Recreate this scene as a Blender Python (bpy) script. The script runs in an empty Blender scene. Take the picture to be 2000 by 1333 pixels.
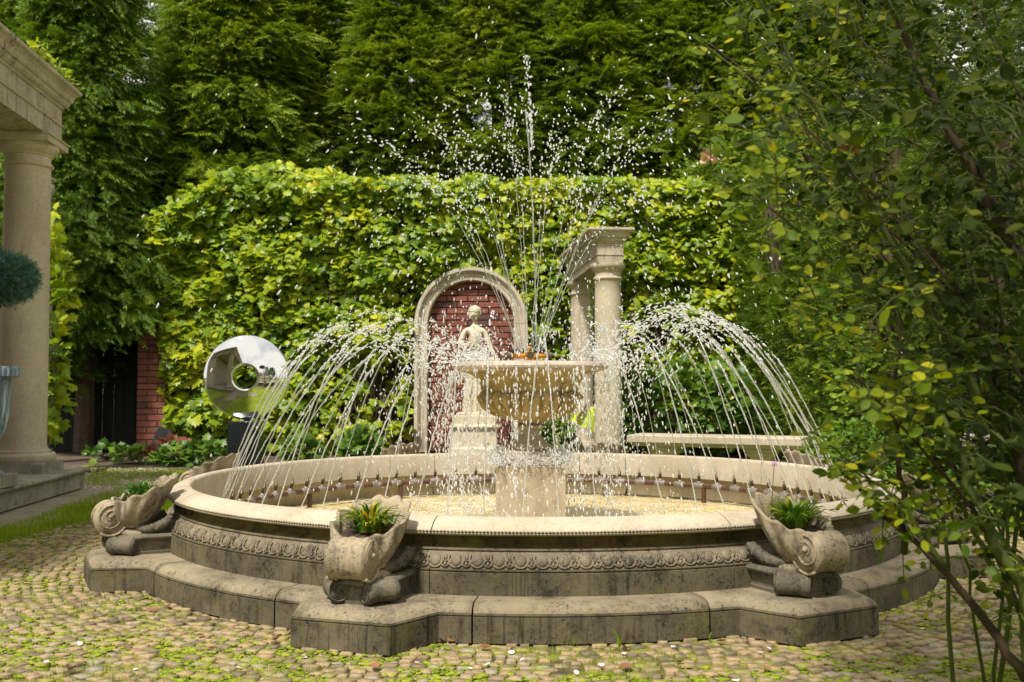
import bpy, math, random
import numpy as np
from math import sin, cos, pi, radians as RD, sqrt, atan2
from mathutils import Vector, Matrix, noise as mnoise

random.seed(7)
rng = np.random.default_rng(7)
sc = bpy.context.scene
COL = sc.collection

# ------------------------------------------------------------------ camera, sky, sun, exposure
F = 1944.0
PITCH = 2.61
CH = 0.80
cam_d = bpy.data.cameras.new('camera')
cam = bpy.data.objects.new('camera', cam_d); COL.objects.link(cam)
cam.location = (0, 0, CH)
cam.rotation_euler = (RD(90 + PITCH), 0, 0)
cam_d.lens = 35.0; cam_d.sensor_width = 36.0
cam_d.clip_start = 0.05; cam_d.clip_end = 500
cam_d.dof.use_dof = True
cam_d.dof.focus_distance = 3.9
cam_d.dof.aperture_fstop = 6.3
sc.camera = cam

SUN_EL, SUN_AZ = 57.0, 205.0          # azimuth clockwise from +Y (the viewing direction)
world = bpy.data.worlds.new('World'); sc.world = world; world.use_nodes = True
wn = world.node_tree; wn.nodes.clear()
wo = wn.nodes.new('ShaderNodeOutputWorld'); wb = wn.nodes.new('ShaderNodeBackground')
sky = wn.nodes.new('ShaderNodeTexSky'); sky.sky_type = 'NISHITA'; sky.sun_disc = False
sky.sun_elevation = RD(SUN_EL); sky.sun_rotation = RD(SUN_AZ)
sky.air_density = 1.0; sky.dust_density = 2.0
wtc = wn.nodes.new('ShaderNodeTexCoord'); wno = wn.nodes.new('ShaderNodeTexNoise')
wno.inputs['Scale'].default_value = 2.2; wno.inputs['Detail'].default_value = 6
wr = wn.nodes.new('ShaderNodeMapRange')
wr.inputs[1].default_value = 0.36; wr.inputs[2].default_value = 0.56
wr.inputs[3].default_value = 0.45; wr.inputs[4].default_value = 1.0
wm = wn.nodes.new('ShaderNodeMix'); wm.data_type = 'RGBA'
wm.inputs['B'].default_value = (12.2, 11.6, 10.4, 1)
wn.links.new(wtc.outputs['Generated'], wno.inputs['Vector'])
wn.links.new(wno.outputs['Fac'], wr.inputs[0]); wn.links.new(wr.outputs[0], wm.inputs['Factor'])
wn.links.new(sky.outputs[0], wm.inputs['A']); wn.links.new(wm.outputs['Result'], wb.inputs['Color'])
wb.inputs['Strength'].default_value = 0.068
wn.links.new(wb.outputs[0], wo.inputs[0])

sun_d = bpy.data.lights.new('sun', 'SUN'); sun_d.energy = 4.3; sun_d.angle = RD(5.0)
sun_d.color = (1.0, 0.945, 0.85)
sun = bpy.data.objects.new('sun', sun_d); COL.objects.link(sun)
_sv = Vector((sin(RD(SUN_AZ)) * cos(RD(SUN_EL)), cos(RD(SUN_AZ)) * cos(RD(SUN_EL)), sin(RD(SUN_EL))))
sun.rotation_euler = _sv.to_track_quat('Z', 'Y').to_euler()
sun.location = (-4, -4, 8)

sc.view_settings.view_transform = 'Standard'; sc.view_settings.look = 'None'
sc.view_settings.exposure = 0.62; sc.view_settings.gamma = 1.0
sc.view_settings.use_curve_mapping = False
sc.render.engine = 'CYCLES'
sc.cycles.max_bounces = 8; sc.cycles.transparent_max_bounces = 12
sc.cycles.diffuse_bounces = 3; sc.cycles.glossy_bounces = 3; sc.cycles.transmission_bounces = 6
sc.cycles.use_denoising = True

_th = RD(PITCH)
def P(px, py, d):
    """the world point at depth d seen at photograph pixel (px, py)"""
    xc = (px - 1000) / F; yc = (666.5 - py) / F
    Y = cos(_th) - yc * sin(_th); Z = sin(_th) + yc * cos(_th)
    return Vector((xc * d / Y, d, CH + Z * d / Y))

# ------------------------------------------------------------------ materials
def nn(nt, t, **kw):
    n = nt.nodes.new(t)
    for k, v in kw.items():
        if k.startswith('i_'):
            key = k[2:]
            key = int(key) if key.isdigit() else key.replace('_', ' ')
            n.inputs[key].default_value = v
        else: setattr(n, k, v)
    return n

def newmat(name):
    m = bpy.data.materials.new(name); m.use_nodes = True
    nt = m.node_tree; nt.nodes.clear()
    out = nn(nt, 'ShaderNodeOutputMaterial'); b = nn(nt, 'ShaderNodeBsdfPrincipled')
    nt.links.new(b.outputs[0], out.inputs[0])
    return m, nt, b, out

def ramp(nt, fac, stops):
    r = nn(nt, 'ShaderNodeValToRGB'); cr = r.color_ramp
    while len(cr.elements) > 1: cr.elements.remove(cr.elements[-1])
    cr.elements[0].position = stops[0][0]; cr.elements[0].color = (*stops[0][1], 1)
    for p, c in stops[1:]:
        e = cr.elements.new(p); e.color = (*c, 1)
    nt.links.new(fac, r.inputs[0]); return r.outputs[0]

def mixc(nt, f, a, b, mode='MIX'):
    m = nn(nt, 'ShaderNodeMix', data_type='RGBA', blend_type=mode)
    for s, v in (('Factor', f), ('A', a), ('B', b)):
        if hasattr(v, 'is_linked') or hasattr(v, 'links'): nt.links.new(v, m.inputs[s])
        else: m.inputs[s].default_value = v if s == 'Factor' else (*v, 1)
    return m.outputs['Result']

def mrange(nt, v, a, b, c=0.0, d=1.0):
    m = nn(nt, 'ShaderNodeMapRange')
    nt.links.new(v, m.inputs[0])
    for i, x in enumerate((a, b, c, d)): m.inputs[i + 1].default_value = x
    return m.outputs[0]

def noise(nt, vec, scale, detail=5, rough=0.55, dist=0.0):
    n = nn(nt, 'ShaderNodeTexNoise'); n.inputs['Scale'].default_value = scale
    n.inputs['Detail'].default_value = detail; n.inputs['Roughness'].default_value = rough
    n.inputs['Distortion'].default_value = dist
    if vec is not None: nt.links.new(vec, n.inputs['Vector'])
    return n.outputs['Fac']

def posvec(nt, scale=(1, 1, 1)):
    g = nn(nt, 'ShaderNodeNewGeometry')
    m = nn(nt, 'ShaderNodeMapping'); m.inputs['Scale'].default_value = scale
    nt.links.new(g.outputs['Position'], m.inputs['Vector'])
    return m.outputs[0]

def bump(nt, b, h, strength=0.4, dist=0.01):
    n = nn(nt, 'ShaderNodeBump'); n.inputs['Strength'].default_value = strength
    n.inputs['Distance'].default_value = dist
    nt.links.new(h, n.inputs['Height']); nt.links.new(n.outputs[0], b.inputs['Normal'])
    return n

def mathn(nt, op, a, b=None):
    m = nn(nt, 'ShaderNodeMath', operation=op)
    for i, v in enumerate((a, b)):
        if v is None: continue
        if hasattr(v, 'links'): nt.links.new(v, m.inputs[i])
        else: m.inputs[i].default_value = v
    return m.outputs[0]

def stone(name, c1, c2, stain, streak=0.5, spots=0.4, moss=0.0, scale=1.0, rough=0.85, streakscale=1.0, cracks=0.0):
    """cast stone: two tones, pores, vertical run-off stains, black lichen spots, algae"""
    m, nt, b, out = newmat(name)
    p = posvec(nt)
    big = noise(nt, p, 3.5 * scale, 6, 0.6)
    col = mixc(nt, mrange(nt, big, 0.35, 0.65), c1, c2)
    fine = noise(nt, p, 60 * scale, 4, 0.7)
    col = mixc(nt, mrange(nt, fine, 0.3, 0.75, 0.0, 0.35), col, tuple(x * 0.55 for x in c2))
    if streak > 0:
        sv = posvec(nt, (26 * streakscale, 26 * streakscale, 1.8))
        st = noise(nt, sv, 1.0, 4, 0.65)
        sv2 = noise(nt, p, 2.2 * scale, 3)
        st = mathn(nt, 'MULTIPLY', mrange(nt, st, 0.52, 0.66), mrange(nt, sv2, 0.36, 0.6))
        st = mathn(nt, 'MULTIPLY', st, streak)
        col = mixc(nt, st, col, stain)
    if cracks > 0:
        cn = noise(nt, posvec(nt, (11, 11, 0.35)), 1.0, 2, 0.5, 0.15)
        cr = mathn(nt, 'ABSOLUTE', mathn(nt, 'SUBTRACT', mathn(nt, 'FRACT', mathn(nt, 'MULTIPLY', cn, 9.0)), 0.5))
        cr = mathn(nt, 'MULTIPLY', mrange(nt, cr, 0.0, 0.055, 1.0, 0.0), mrange(nt, noise(nt, p, 5, 3), 0.40, 0.55))
        col = mixc(nt, mathn(nt, 'MULTIPLY', cr, cracks), col, stain)
    if spots > 0:
        sp = noise(nt, p, 85 * scale, 3, 0.85)
        pt = noise(nt, p, 7 * scale, 4, 0.6)
        s = mathn(nt, 'MULTIPLY', mrange(nt, sp, 0.54, 0.60), mrange(nt, pt, 0.38, 0.56))
        col = mixc(nt, mathn(nt, 'MULTIPLY', s, spots), col, tuple(x * 0.3 for x in stain))
        bl = noise(nt, p, 14 * scale, 5, 0.7, 0.6)
        col = mixc(nt, mathn(nt, 'MULTIPLY', mrange(nt, bl, 0.54, 0.70), spots * 0.9), col, stain)
    if moss > 0:
        mo = noise(nt, p, 9 * scale, 5, 0.7)
        col = mixc(nt, mathn(nt, 'MULTIPLY', mrange(nt, mo, 0.5, 0.66), moss), col, (0.16, 0.15, 0.03))
    nt.links.new(col, b.inputs['Base Color'])
    b.inputs['Roughness'].default_value = rough
    b.inputs['Specular IOR Level'].default_value = 0.3
    h = mathn(nt, 'ADD', mathn(nt, 'MULTIPLY', fine, 0.5), big)
    bump(nt, b, h, 0.55, 0.006)
    return m

M = {}
M['cream'] = stone('cream_stone', (0.46, 0.40, 0.31), (0.37, 0.315, 0.225), (0.22, 0.17, 0.10), 0.22, 0.22)
M['inner'] = stone('basin_inner_stone', (0.48, 0.40, 0.25), (0.38, 0.305, 0.17), (0.22, 0.15, 0.06), 0.5, 0.15)
M['shell'] = stone('weathered_shell_stone', (0.36, 0.295, 0.20), (0.23, 0.185, 0.12), (0.045, 0.04, 0.033), 0.75, 0.75)
M['shell_dark'] = stone('grey_worn_stone', (0.16, 0.135, 0.095), (0.09, 0.077, 0.056), (0.03, 0.028, 0.024), 0.8, 0.8)
M['band'] = stone('carved_band_stone', (0.24, 0.20, 0.135), (0.13, 0.106, 0.072), (0.04, 0.035, 0.028), 0.8, 0.85)
M['drum'] = stone('dark_grey_stone', (0.135, 0.112, 0.070), (0.068, 0.057, 0.035), (0.012, 0.010, 0.007), 0.9, 0.8, 0.3, 1.0, 0.85, 1.0, 0.8)  # dark grey tone with streaks, spots and cracks
M['plinthtop'] = stone('worn_plinth_stone', (0.28, 0.235, 0.155), (0.16, 0.13, 0.085), (0.05, 0.042, 0.03), 0.25, 0.8, 0.2)
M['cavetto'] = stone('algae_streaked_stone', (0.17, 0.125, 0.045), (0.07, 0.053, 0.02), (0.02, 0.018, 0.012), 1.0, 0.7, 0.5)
M['bowl'] = stone('algae_bowl_stone', (0.44, 0.335, 0.15), (0.34, 0.245, 0.095), (0.09, 0.065, 0.03), 0.8, 0.35, 0.2, 1.6)
M['bowlrim'] = stone('bowl_rim_stone', (0.50, 0.42, 0.34), (0.36, 0.29, 0.23), (0.12, 0.09, 0.07), 0.5, 0.3, 0.0, 1.6, 0.35)
M['block'] = stone('centre_block_stone', (0.44, 0.37, 0.27), (0.34, 0.28, 0.195), (0.13, 0.09, 0.05), 0.7, 0.3, 0.0, 1.5, 0.4)
M['column'] = stone('column_stone', (0.50, 0.43, 0.32), (0.40, 0.34, 0.25), (0.24, 0.20, 0.15), 0.65, 0.22, 0.0, 0.6, 0.8, 0.35)
M['entab'] = stone('entablature_stone', (0.48, 0.41, 0.31), (0.36, 0.31, 0.235), (0.07, 0.065, 0.06), 0.85, 0.5, 0.0, 0.8, 0.85, 0.6)
M['oldbase'] = stone('old_base_stone', (0.36, 0.33, 0.26), (0.24, 0.22, 0.18), (0.05, 0.05, 0.045), 0.7, 0.7, 0.2)
M['statue'] = stone('statue_stone', (0.62, 0.56, 0.43), (0.50, 0.44, 0.31), (0.25, 0.2, 0.12), 0.25, 0.15, 0.0, 1.2)
M['arch'] = stone('arch_stone', (0.52, 0.46, 0.35), (0.40, 0.35, 0.27), (0.13, 0.12, 0.10), 0.4, 0.2, 0.0, 0.8)
M['slab'] = stone('path_slab_stone', (0.33, 0.29, 0.21), (0.24, 0.21, 0.15), (0.10, 0.09, 0.06), 0.0, 0.5, 0.4)

def simple(name, col, rough=0.7, metal=0.0, var=0.3, scale=12, bmp=0.2, spec=0.5, var_dark=0.5):
    m, nt, b, out = newmat(name)
    n = noise(nt, posvec(nt), scale, 5, 0.6)
    c = mixc(nt, mrange(nt, n, 0.35, 0.7, 0, var * 2), col, tuple(x * var_dark for x in col))
    nt.links.new(c, b.inputs['Base Color']); b.inputs['Roughness'].default_value = rough
    b.inputs['Metallic'].default_value = metal; b.inputs['Specular IOR Level'].default_value = spec
    if bmp: bump(nt, b, n, bmp, 0.004)
    return m

M['iron'] = simple('dark_iron', (0.03, 0.04, 0.065), 0.5, 0.6)
M['pipe'] = simple('rusty_pipe', (0.11, 0.05, 0.03), 0.5, 0.2, 0.5, 30)
M['fitting'] = simple('galvanised_fitting', (0.22, 0.195, 0.175), 0.5, 0.2, 0.4, 40)
M['brass'] = simple('tarnished_brass', (0.12, 0.09, 0.055), 0.4, 0.7, 0.4, 60)
M['orangepipe'] = simple('wet_orange_brass', (0.75, 0.33, 0.05), 0.15, 0.85, 0.2, 40, 0.05)
M['black'] = simple('black_nozzle', (0.015, 0.014, 0.013), 0.35)
M['blackgranite'] = simple('black_granite', (0.012, 0.015, 0.018), 0.18, 0.0, 0.3, 80, 0.02)
M['board_shade'] = simple('dark_board_and_shade', (0.014, 0.016, 0.018), 0.7, 0, .3, 12, .2, .2)  # dark boards and coping; near-black also paints the opening's deep shade
M['soil'] = simple('soil', (0.06, 0.04, 0.026), 0.95, 0, 0.6, 30, 0.8)
M['bark'] = simple('thuja_bark', (0.09, 0.055, 0.038), 0.9, 0, 0.6, 25, 0.8)
M['twig'] = simple('dry_twig', (0.15, 0.10, 0.075), 0.9, 0, 0.5, 30, 0.4)
M['mortar'] = simple('mortar', (0.085, 0.062, 0.052), 0.95, 0, 0.5, 40, 0.6)
M['cloth'] = simple('lime_cloth', (0.55, 0.68, 0.02), 0.6, 0, 0.15, 8, 0.1)
M['redbrown'] = simple('brown_strap', (0.20, 0.07, 0.04), 0.6)
M['urnblue'] = None

def mirror():
    m, nt, b, out = newmat('polished_steel')
    b.inputs['Base Color'].default_value = (0.70, 0.72, 0.74, 1); b.inputs['Metallic'].default_value = 1
    b.inputs['Roughness'].default_value = 0.015
    return m
M['steel'] = mirror()

def glazed():
    m, nt, b, out = newmat('blue_grey_glaze')
    st = noise(nt, posvec(nt, (30, 30, 1.5)), 1.0, 4, 0.7)
    c = ramp(nt, st, [(0.3, (0.05, 0.075, 0.11)), (0.5, (0.12, 0.17, 0.24)), (0.68, (0.42, 0.50, 0.60))])
    nt.links.new(c, b.inputs['Base Color']); b.inputs['Roughness'].default_value = 0.3
    return m
M['urnblue'] = glazed()

def brickmat():
    m, nt, b, out = newmat('clinker_brick')
    oi = nn(nt, 'ShaderNodeObjectInfo')
    c = ramp(nt, oi.outputs['Random'], [(0.0, (0.15, 0.038, 0.022)), (0.35, (0.20, 0.062, 0.036)), (0.6, (0.165, 0.048, 0.03)),
                                       (0.82, (0.24, 0.072, 0.045)), (0.93, (0.09, 0.03, 0.028)), (1, (0.06, 0.028, 0.03))])
    n = noise(nt, posvec(nt), 35, 5, 0.7)
    c = mixc(nt, mrange(nt, n, 0.4, 0.7, 0, 0.55), c, (0.07, 0.025, 0.02))
    nt.links.new(c, b.inputs['Base Color']); b.inputs['Roughness'].default_value = 0.7
    bump(nt, b, n, 0.5, 0.004)
    return m
M['brick'] = brickmat()

def leafmat(name, stops, trans=0.35, rough=0.42, patch=0.8, patchscale=1.6, spec=0.35, shift=0.0):
    """leaf colour varies by leaf (mesh island or object) and by patch of the plant"""
    m, nt, b, out = newmat(name)
    g = nn(nt, 'ShaderNodeNewGeometry'); oi = nn(nt, 'ShaderNodeObjectInfo')
    r = mathn(nt, 'FRACT', mathn(nt, 'ADD', g.outputs['Random Per Island'], oi.outputs['Random']))
    pn = noise(nt, posvec(nt), patchscale, 3, 0.6)
    v = mathn(nt, 'ADD', mathn(nt, 'MULTIPLY', r, 1 - patch * 0.5), mathn(nt, 'MULTIPLY', mathn(nt, 'SUBTRACT', pn, 0.5), patch * 1.6))
    v = mathn(nt, 'ADD', v, shift)
    c = ramp(nt, v, stops)
    nt.links.new(c, b.inputs['Base Color']); b.inputs['Roughness'].default_value = rough
    b.inputs['Specular IOR Level'].default_value = spec
    if trans > 0:
        tr = nn(nt, 'ShaderNodeBsdfTranslucent'); mx = nn(nt, 'ShaderNodeMixShader'); mx.inputs[0].default_value = trans
        tc = mixc(nt, 1.0, c, (1.0, 1.05, 0.55), 'MULTIPLY')
        nt.links.new(tc, tr.inputs['Color'])
        nt.links.new(b.outputs[0], mx.inputs[1]); nt.links.new(tr.outputs[0], mx.inputs[2])
        nt.links.new(mx.outputs[0], out.inputs[0])
    return m
M['vine'] = leafmat('vine_leaf', [(0.0, (0.10, 0.19, 0.009)), (0.25, (0.21, 0.31, 0.011)), (0.5, (0.36, 0.42, 0.014)), (0.80, (0.54, 0.52, 0.020)),
                                  (0.95, (0.58, 0.44, 0.03)), (1.0, (0.42, 0.18, 0.03))], 0.42)
M['thuja'] = leafmat('thuja_frond', [(0.0, (0.08, 0.13, 0.012)), (0.35, (0.17, 0.25, 0.016)), (0.68, (0.28, 0.34, 0.022)), (0.88, (0.38, 0.38, 0.03)),
                                     (0.97, (0.36, 0.18, 0.035)), (1.0, (0.28, 0.12, 0.03))], 0.32, 0.55, 0.7, 0.9, 0.25)
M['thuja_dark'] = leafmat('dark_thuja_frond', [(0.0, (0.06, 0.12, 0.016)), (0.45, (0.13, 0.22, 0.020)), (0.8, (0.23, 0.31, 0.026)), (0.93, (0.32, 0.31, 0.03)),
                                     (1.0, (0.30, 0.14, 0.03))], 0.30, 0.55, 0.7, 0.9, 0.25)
M['hedge'] = leafmat('hedge_frond', [(0.0, (0.06, 0.12, 0.01)), (0.4, (0.14, 0.23, 0.013)), (0.75, (0.24, 0.32, 0.018)), (0.92, (0.34, 0.35, 0.03)),
                                     (1.0, (0.25, 0.14, 0.05))], 0.3, 0.55, 0.8, 1.4, 0.25)
M['rose'] = leafmat('shaded_rose_leaf', [(0.0, (0.012, 0.022, 0.004)), (0.40, (0.030, 0.046, 0.005)), (0.66, (0.060, 0.075, 0.007)), (0.88, (0.15, 0.15, 0.010)),
                                  (0.96, (0.42, 0.28, 0.015)), (1.0, (0.32, 0.10, 0.02))], 0.40, 0.6, 0.6, 3.0, 0.10, 0.0)  # leaf tones darkened to carry the shade lying over the bush
M['rose_unshaded'] = leafmat('unshaded_rose_leaf', [(0.0, (0.06, 0.11, 0.010)), (0.40, (0.13, 0.18, 0.010)), (0.74, (0.27, 0.28, 0.012)), (0.90, (0.52, 0.38, 0.016)), (1.0, (0.48, 0.17, 0.02))], 0.45, 0.5, 0.5, 3.0, 0.15, 0.0)  # lighter copy without the painted shade; the yellowing is leaf colour
M['grass'] = leafmat('grass_blade', [(0.0, (0.14, 0.22, 0.008)), (0.5, (0.26, 0.36, 0.012)), (0.85, (0.38, 0.46, 0.016)), (1.0, (0.32, 0.29, 0.07))], 0.4, 0.5, 0.6, 3)
M['strap'] = leafmat('strap_leaf', [(0.0, (0.05, 0.12, 0.012)), (0.5, (0.11, 0.22, 0.02)), (0.68, (0.24, 0.32, 0.03)), (0.82, (0.60, 0.42, 0.03)), (1.0, (0.50, 0.18, 0.03))],
                    0.35, 0.35, 0.3, 6)
M['strapgreen'] = leafmat('strap_leaf_green', [(0.0, (0.03, 0.10, 0.02)), (0.7, (0.08, 0.19, 0.03)), (0.93, (0.16, 0.26, 0.04)), (1.0, (0.5, 0.38, 0.03))],
                    0.35, 0.3, 0.3, 6)
M['spruce'] = leafmat('blue_spruce_needle', [(0.0, (0.035, 0.10, 0.075)), (0.6, (0.09, 0.20, 0.15)), (1.0, (0.18, 0.32, 0.24))], 0.1, 0.6, 0.5, 8)
M['fern'] = leafmat('undergrowth_leaf', [(0.0, (0.04, 0.10, 0.012)), (0.6, (0.11, 0.20, 0.016)), (0.9, (0.18, 0.30, 0.03)), (1.0, (0.30, 0.30, 0.04))], 0.35)
M['redleaf'] = leafmat('red_leaf', [(0.0, (0.14, 0.04, 0.03)), (1.0, (0.28, 0.10, 0.06))], 0.3)
M['deadleaf'] = leafmat('dead_leaf', [(0.0, (0.14, 0.05, 0.03)), (0.5, (0.28, 0.14, 0.06)), (0.8, (0.42, 0.27, 0.12)), (1.0, (0.5, 0.4, 0.05))], 0.15)
M['petal'] = simple('pale_petal', (0.78, 0.66, 0.63), 0.5, 0, 0.1)
M['pink'] = simple('faded_pink_rose', (0.72, 0.42, 0.38), 0.5, 0, 0.2, 40)
M['lilac'] = simple('lilac_flower', (0.62, 0.34, 0.60), 0.5, 0, 0.2, 40)
M['cane'] = simple('green_cane', (0.05, 0.065, 0.012), 0.6, 0, 0.4, 20, 0.2, 0.15)
M['canebrown'] = simple('brown_cane', (0.035, 0.022, 0.012), 0.7, 0, 0.4, 20, 0.2, 0.15)
M['mossy'] = leafmat('moss', [(0.0, (0.12, 0.16, 0.01)), (0.6, (0.24, 0.30, 0.012)), (1.0, (0.34, 0.36, 0.03))], 0.2, 0.8, 0.4, 5)

def cobblemat():
    m, nt, b, out = newmat('granite_sett')
    g = nn(nt, 'ShaderNodeNewGeometry'); oi = nn(nt, 'ShaderNodeObjectInfo')
    r = mathn(nt, 'FRACT', mathn(nt, 'ADD', g.outputs['Random Per Island'], oi.outputs['Random']))
    pn = noise(nt, posvec(nt), 1.3, 3, 0.6)
    r2 = mathn(nt, 'ADD', mathn(nt, 'MULTIPLY', r, 0.75), mathn(nt, 'MULTIPLY', mathn(nt, 'SUBTRACT', pn, 0.5), 0.7))
    c = ramp(nt, r2, [(0.0, (0.12, 0.09, 0.055)), (0.3, (0.26, 0.19, 0.105)), (0.5, (0.33, 0.225, 0.12)), (0.66, (0.28, 0.22, 0.135)), (0.8, (0.27, 0.24, 0.18)), (1, (0.20, 0.19, 0.165))])
    p = posvec(nt)
    n = noise(nt, p, 90, 4, 0.75); n2 = noise(nt, p, 22, 5, 0.7)
    c = mixc(nt, mrange(nt, n, 0.45, 0.75, 0, 0.6), c, (0.07, 0.05, 0.04))
    mo = noise(nt, p, 7, 4, 0.65)
    mk = mathn(nt, 'MULTIPLY', mrange(nt, mo, 0.46, 0.58), mrange(nt, n2, 0.48, 0.57))
    c = mixc(nt, mathn(nt, 'MULTIPLY', mk, 0.85), c, (0.22, 0.24, 0.010))
    nt.links.new(c, b.inputs['Base Color']); b.inputs['Roughness'].default_value = 0.72
    bump(nt, b, mathn(nt, 'ADD', n, n2), 0.7, 0.004)
    return m
M['cobble'] = cobblemat()

def bedmat():
    m, nt, b, out = newmat('mossy_joint_soil')
    p = posvec(nt)
    n = noise(nt, p, 6, 5, 0.7); f = noise(nt, p, 70, 4, 0.8)
    c = ramp(nt, n, [(0.36, (0.045, 0.032, 0.016)), (0.47, (0.12, 0.115, 0.014)), (0.58, (0.26, 0.29, 0.012))])
    c = mixc(nt, mrange(nt, f, 0.4, 0.75, 0, 0.7), c, (0.04, 0.035, 0.012))
    nt.links.new(c, b.inputs['Base Color']); b.inputs['Roughness'].default_value = 0.95
    bump(nt, b, f, 0.9, 0.01)
    return m
M['bed'] = bedmat()

def groundmat(name, stops, scale=1.2):
    m, nt, b, out = newmat(name)
    p = posvec(nt); n = noise(nt, p, scale, 6, 0.7); f = noise(nt, p, 45, 4, 0.8)
    c = ramp(nt, n, stops)
    c = mixc(nt, mrange(nt, f, 0.4, 0.75, 0, 0.6), c, tuple(x * 0.35 for x in stops[0][1]))
    nt.links.new(c, b.inputs['Base Color']); b.inputs['Roughness'].default_value = 0.95
    bump(nt, b, f, 0.9, 0.015)
    return m
M['ground'] = groundmat('leaf_littered_soil', [(0.35, (0.05, 0.035, 0.022)), (0.55, (0.10, 0.07, 0.045)), (0.7, (0.15, 0.11, 0.075))])
M['lawn'] = groundmat('lawn_turf', [(0.3, (0.14, 0.19, 0.008)), (0.5, (0.22, 0.29, 0.010)), (0.7, (0.30, 0.34, 0.02))], 2.5)

def watermat():
    m, nt, b, out = newmat('churned_pool_water')
    p = posvec(nt)
    n = noise(nt, p, 5, 5, 0.65, 0.6)
    w = nn(nt, 'ShaderNodeTexVoronoi', feature='DISTANCE_TO_EDGE'); w.inputs['Scale'].default_value = 17
    wp = nn(nt, 'ShaderNodeVectorMath', operation='ADD')
    wn_ = nn(nt, 'ShaderNodeTexNoise'); wn_.inputs['Scale'].default_value = 9; nt.links.new(p, wn_.inputs['Vector'])
    ws = nn(nt, 'ShaderNodeVectorMath', operation='SCALE'); ws.inputs['Scale'].default_value = 0.35
    nt.links.new(wn_.outputs['Color'], ws.inputs[0]); nt.links.new(p, wp.inputs[0]); nt.links.new(ws.outputs[0], wp.inputs[1])
    nt.links.new(wp.outputs[0], w.inputs['Vector'])
    base = ramp(nt, n, [(0.3, (0.34, 0.25, 0.09)), (0.5, (0.54, 0.43, 0.20)), (0.68, (0.70, 0.62, 0.38))])
    foam = mrange(nt, w.outputs['Distance'], 0.0, 0.10, 0.8, 0.0)
    foam = mathn(nt, 'MULTIPLY', foam, mrange(nt, noise(nt, p, 3.5, 3), 0.35, 0.6))
    c = mixc(nt, foam, base, (0.85, 0.80, 0.62))
    nt.links.new(c, b.inputs['Base Color']); b.inputs['Roughness'].default_value = 0.08
    b.inputs['IOR'].default_value = 1.33
    h = mathn(nt, 'ADD', mathn(nt, 'MULTIPLY', noise(nt, p, 18, 4, 0.6, 0.8), 1.0), mathn(nt, 'MULTIPLY', noise(nt, p, 55, 3), 0.35))
    bump(nt, b, h, 0.8, 0.02)
    return m
M['water'] = watermat()

def dropmat(name='water_drop', white=0.55):
    m, nt, b, out = newmat(name)
    b.inputs['Base Color'].default_value = (0.96, 0.98, 1, 1)
    b.inputs['Roughness'].default_value = 0.04; b.inputs['IOR'].default_value = 1.33
    b.inputs['Transmission Weight'].default_value = 1.0
    b.inputs['Specular IOR Level'].default_value = 1.0
    d = nn(nt, 'ShaderNodeBsdfDiffuse'); d.inputs['Color'].default_value = (0.95, 0.96, 0.97, 1)
    t = nn(nt, 'ShaderNodeBsdfTranslucent'); t.inputs['Color'].default_value = (0.95, 0.96, 0.97, 1)
    a = nn(nt, 'ShaderNodeMixShader'); a.inputs[0].default_value = 0.5
    nt.links.new(d.outputs[0], a.inputs[1]); nt.links.new(t.outputs[0], a.inputs[2])
    mx = nn(nt, 'ShaderNodeMixShader'); mx.inputs[0].default_value = white
    nt.links.new(b.outputs[0], mx.inputs[1]); nt.links.new(a.outputs[0], mx.inputs[2])
    nt.links.new(mx.outputs[0], out.inputs[0])
    return m
M['drop'] = dropmat('water_drop', 0.45)
M['stream'] = dropmat('water_stream', 0.16)

# ------------------------------------------------------------------ mesh helpers
def mesh_from(name, V, Fq, smooth=False):
    """V (n,3); Fq a list of faces or an (m,k) int array"""
    me = bpy.data.meshes.new(name)
    V = np.asarray(V, dtype=np.float32).reshape(-1, 3)
    if isinstance(Fq, np.ndarray):
        k = Fq.shape[1]; nf = len(Fq)
        me.vertices.add(len(V)); me.vertices.foreach_set('co', V.ravel())
        me.loops.add(nf * k); me.loops.foreach_set('vertex_index', Fq.astype(np.int32).ravel())
        me.polygons.add(nf); me.polygons.foreach_set('loop_start', np.arange(0, nf * k, k, dtype=np.int32))
        me.update(calc_edges=True)
    else:
        me.from_pydata([tuple(map(float, v)) for v in V], [], Fq); me.update()
    if smooth: me.polygons.foreach_set('use_smooth', np.ones(len(me.polygons), dtype=bool))
    return me

def link(name, me, mat=None, parent=None, loc=(0, 0, 0), rot=(0, 0, 0)):
    if mat is not None and not me.materials: me.materials.append(mat)
    o = bpy.data.objects.new(name, me); COL.objects.link(o)
    o.location = loc; o.rotation_euler = rot
    if parent is not None: o.parent = parent
    return o

def tag(o, label=None, cat=None, group=None, kind=None):
    if label: o['label'] = label
    if cat: o['category'] = cat
    if group: o['group'] = group
    if kind: o['kind'] = kind
    return o

def thing(name, label, cat, loc=(0, 0, 0), group=None, rotz=0):
    o = bpy.data.objects.new(name, None); COL.objects.link(o)
    o.empty_display_size = 0.1; o.location = loc; o.rotation_euler = (0, 0, rotz)
    return tag(o, label, cat, group)

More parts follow.
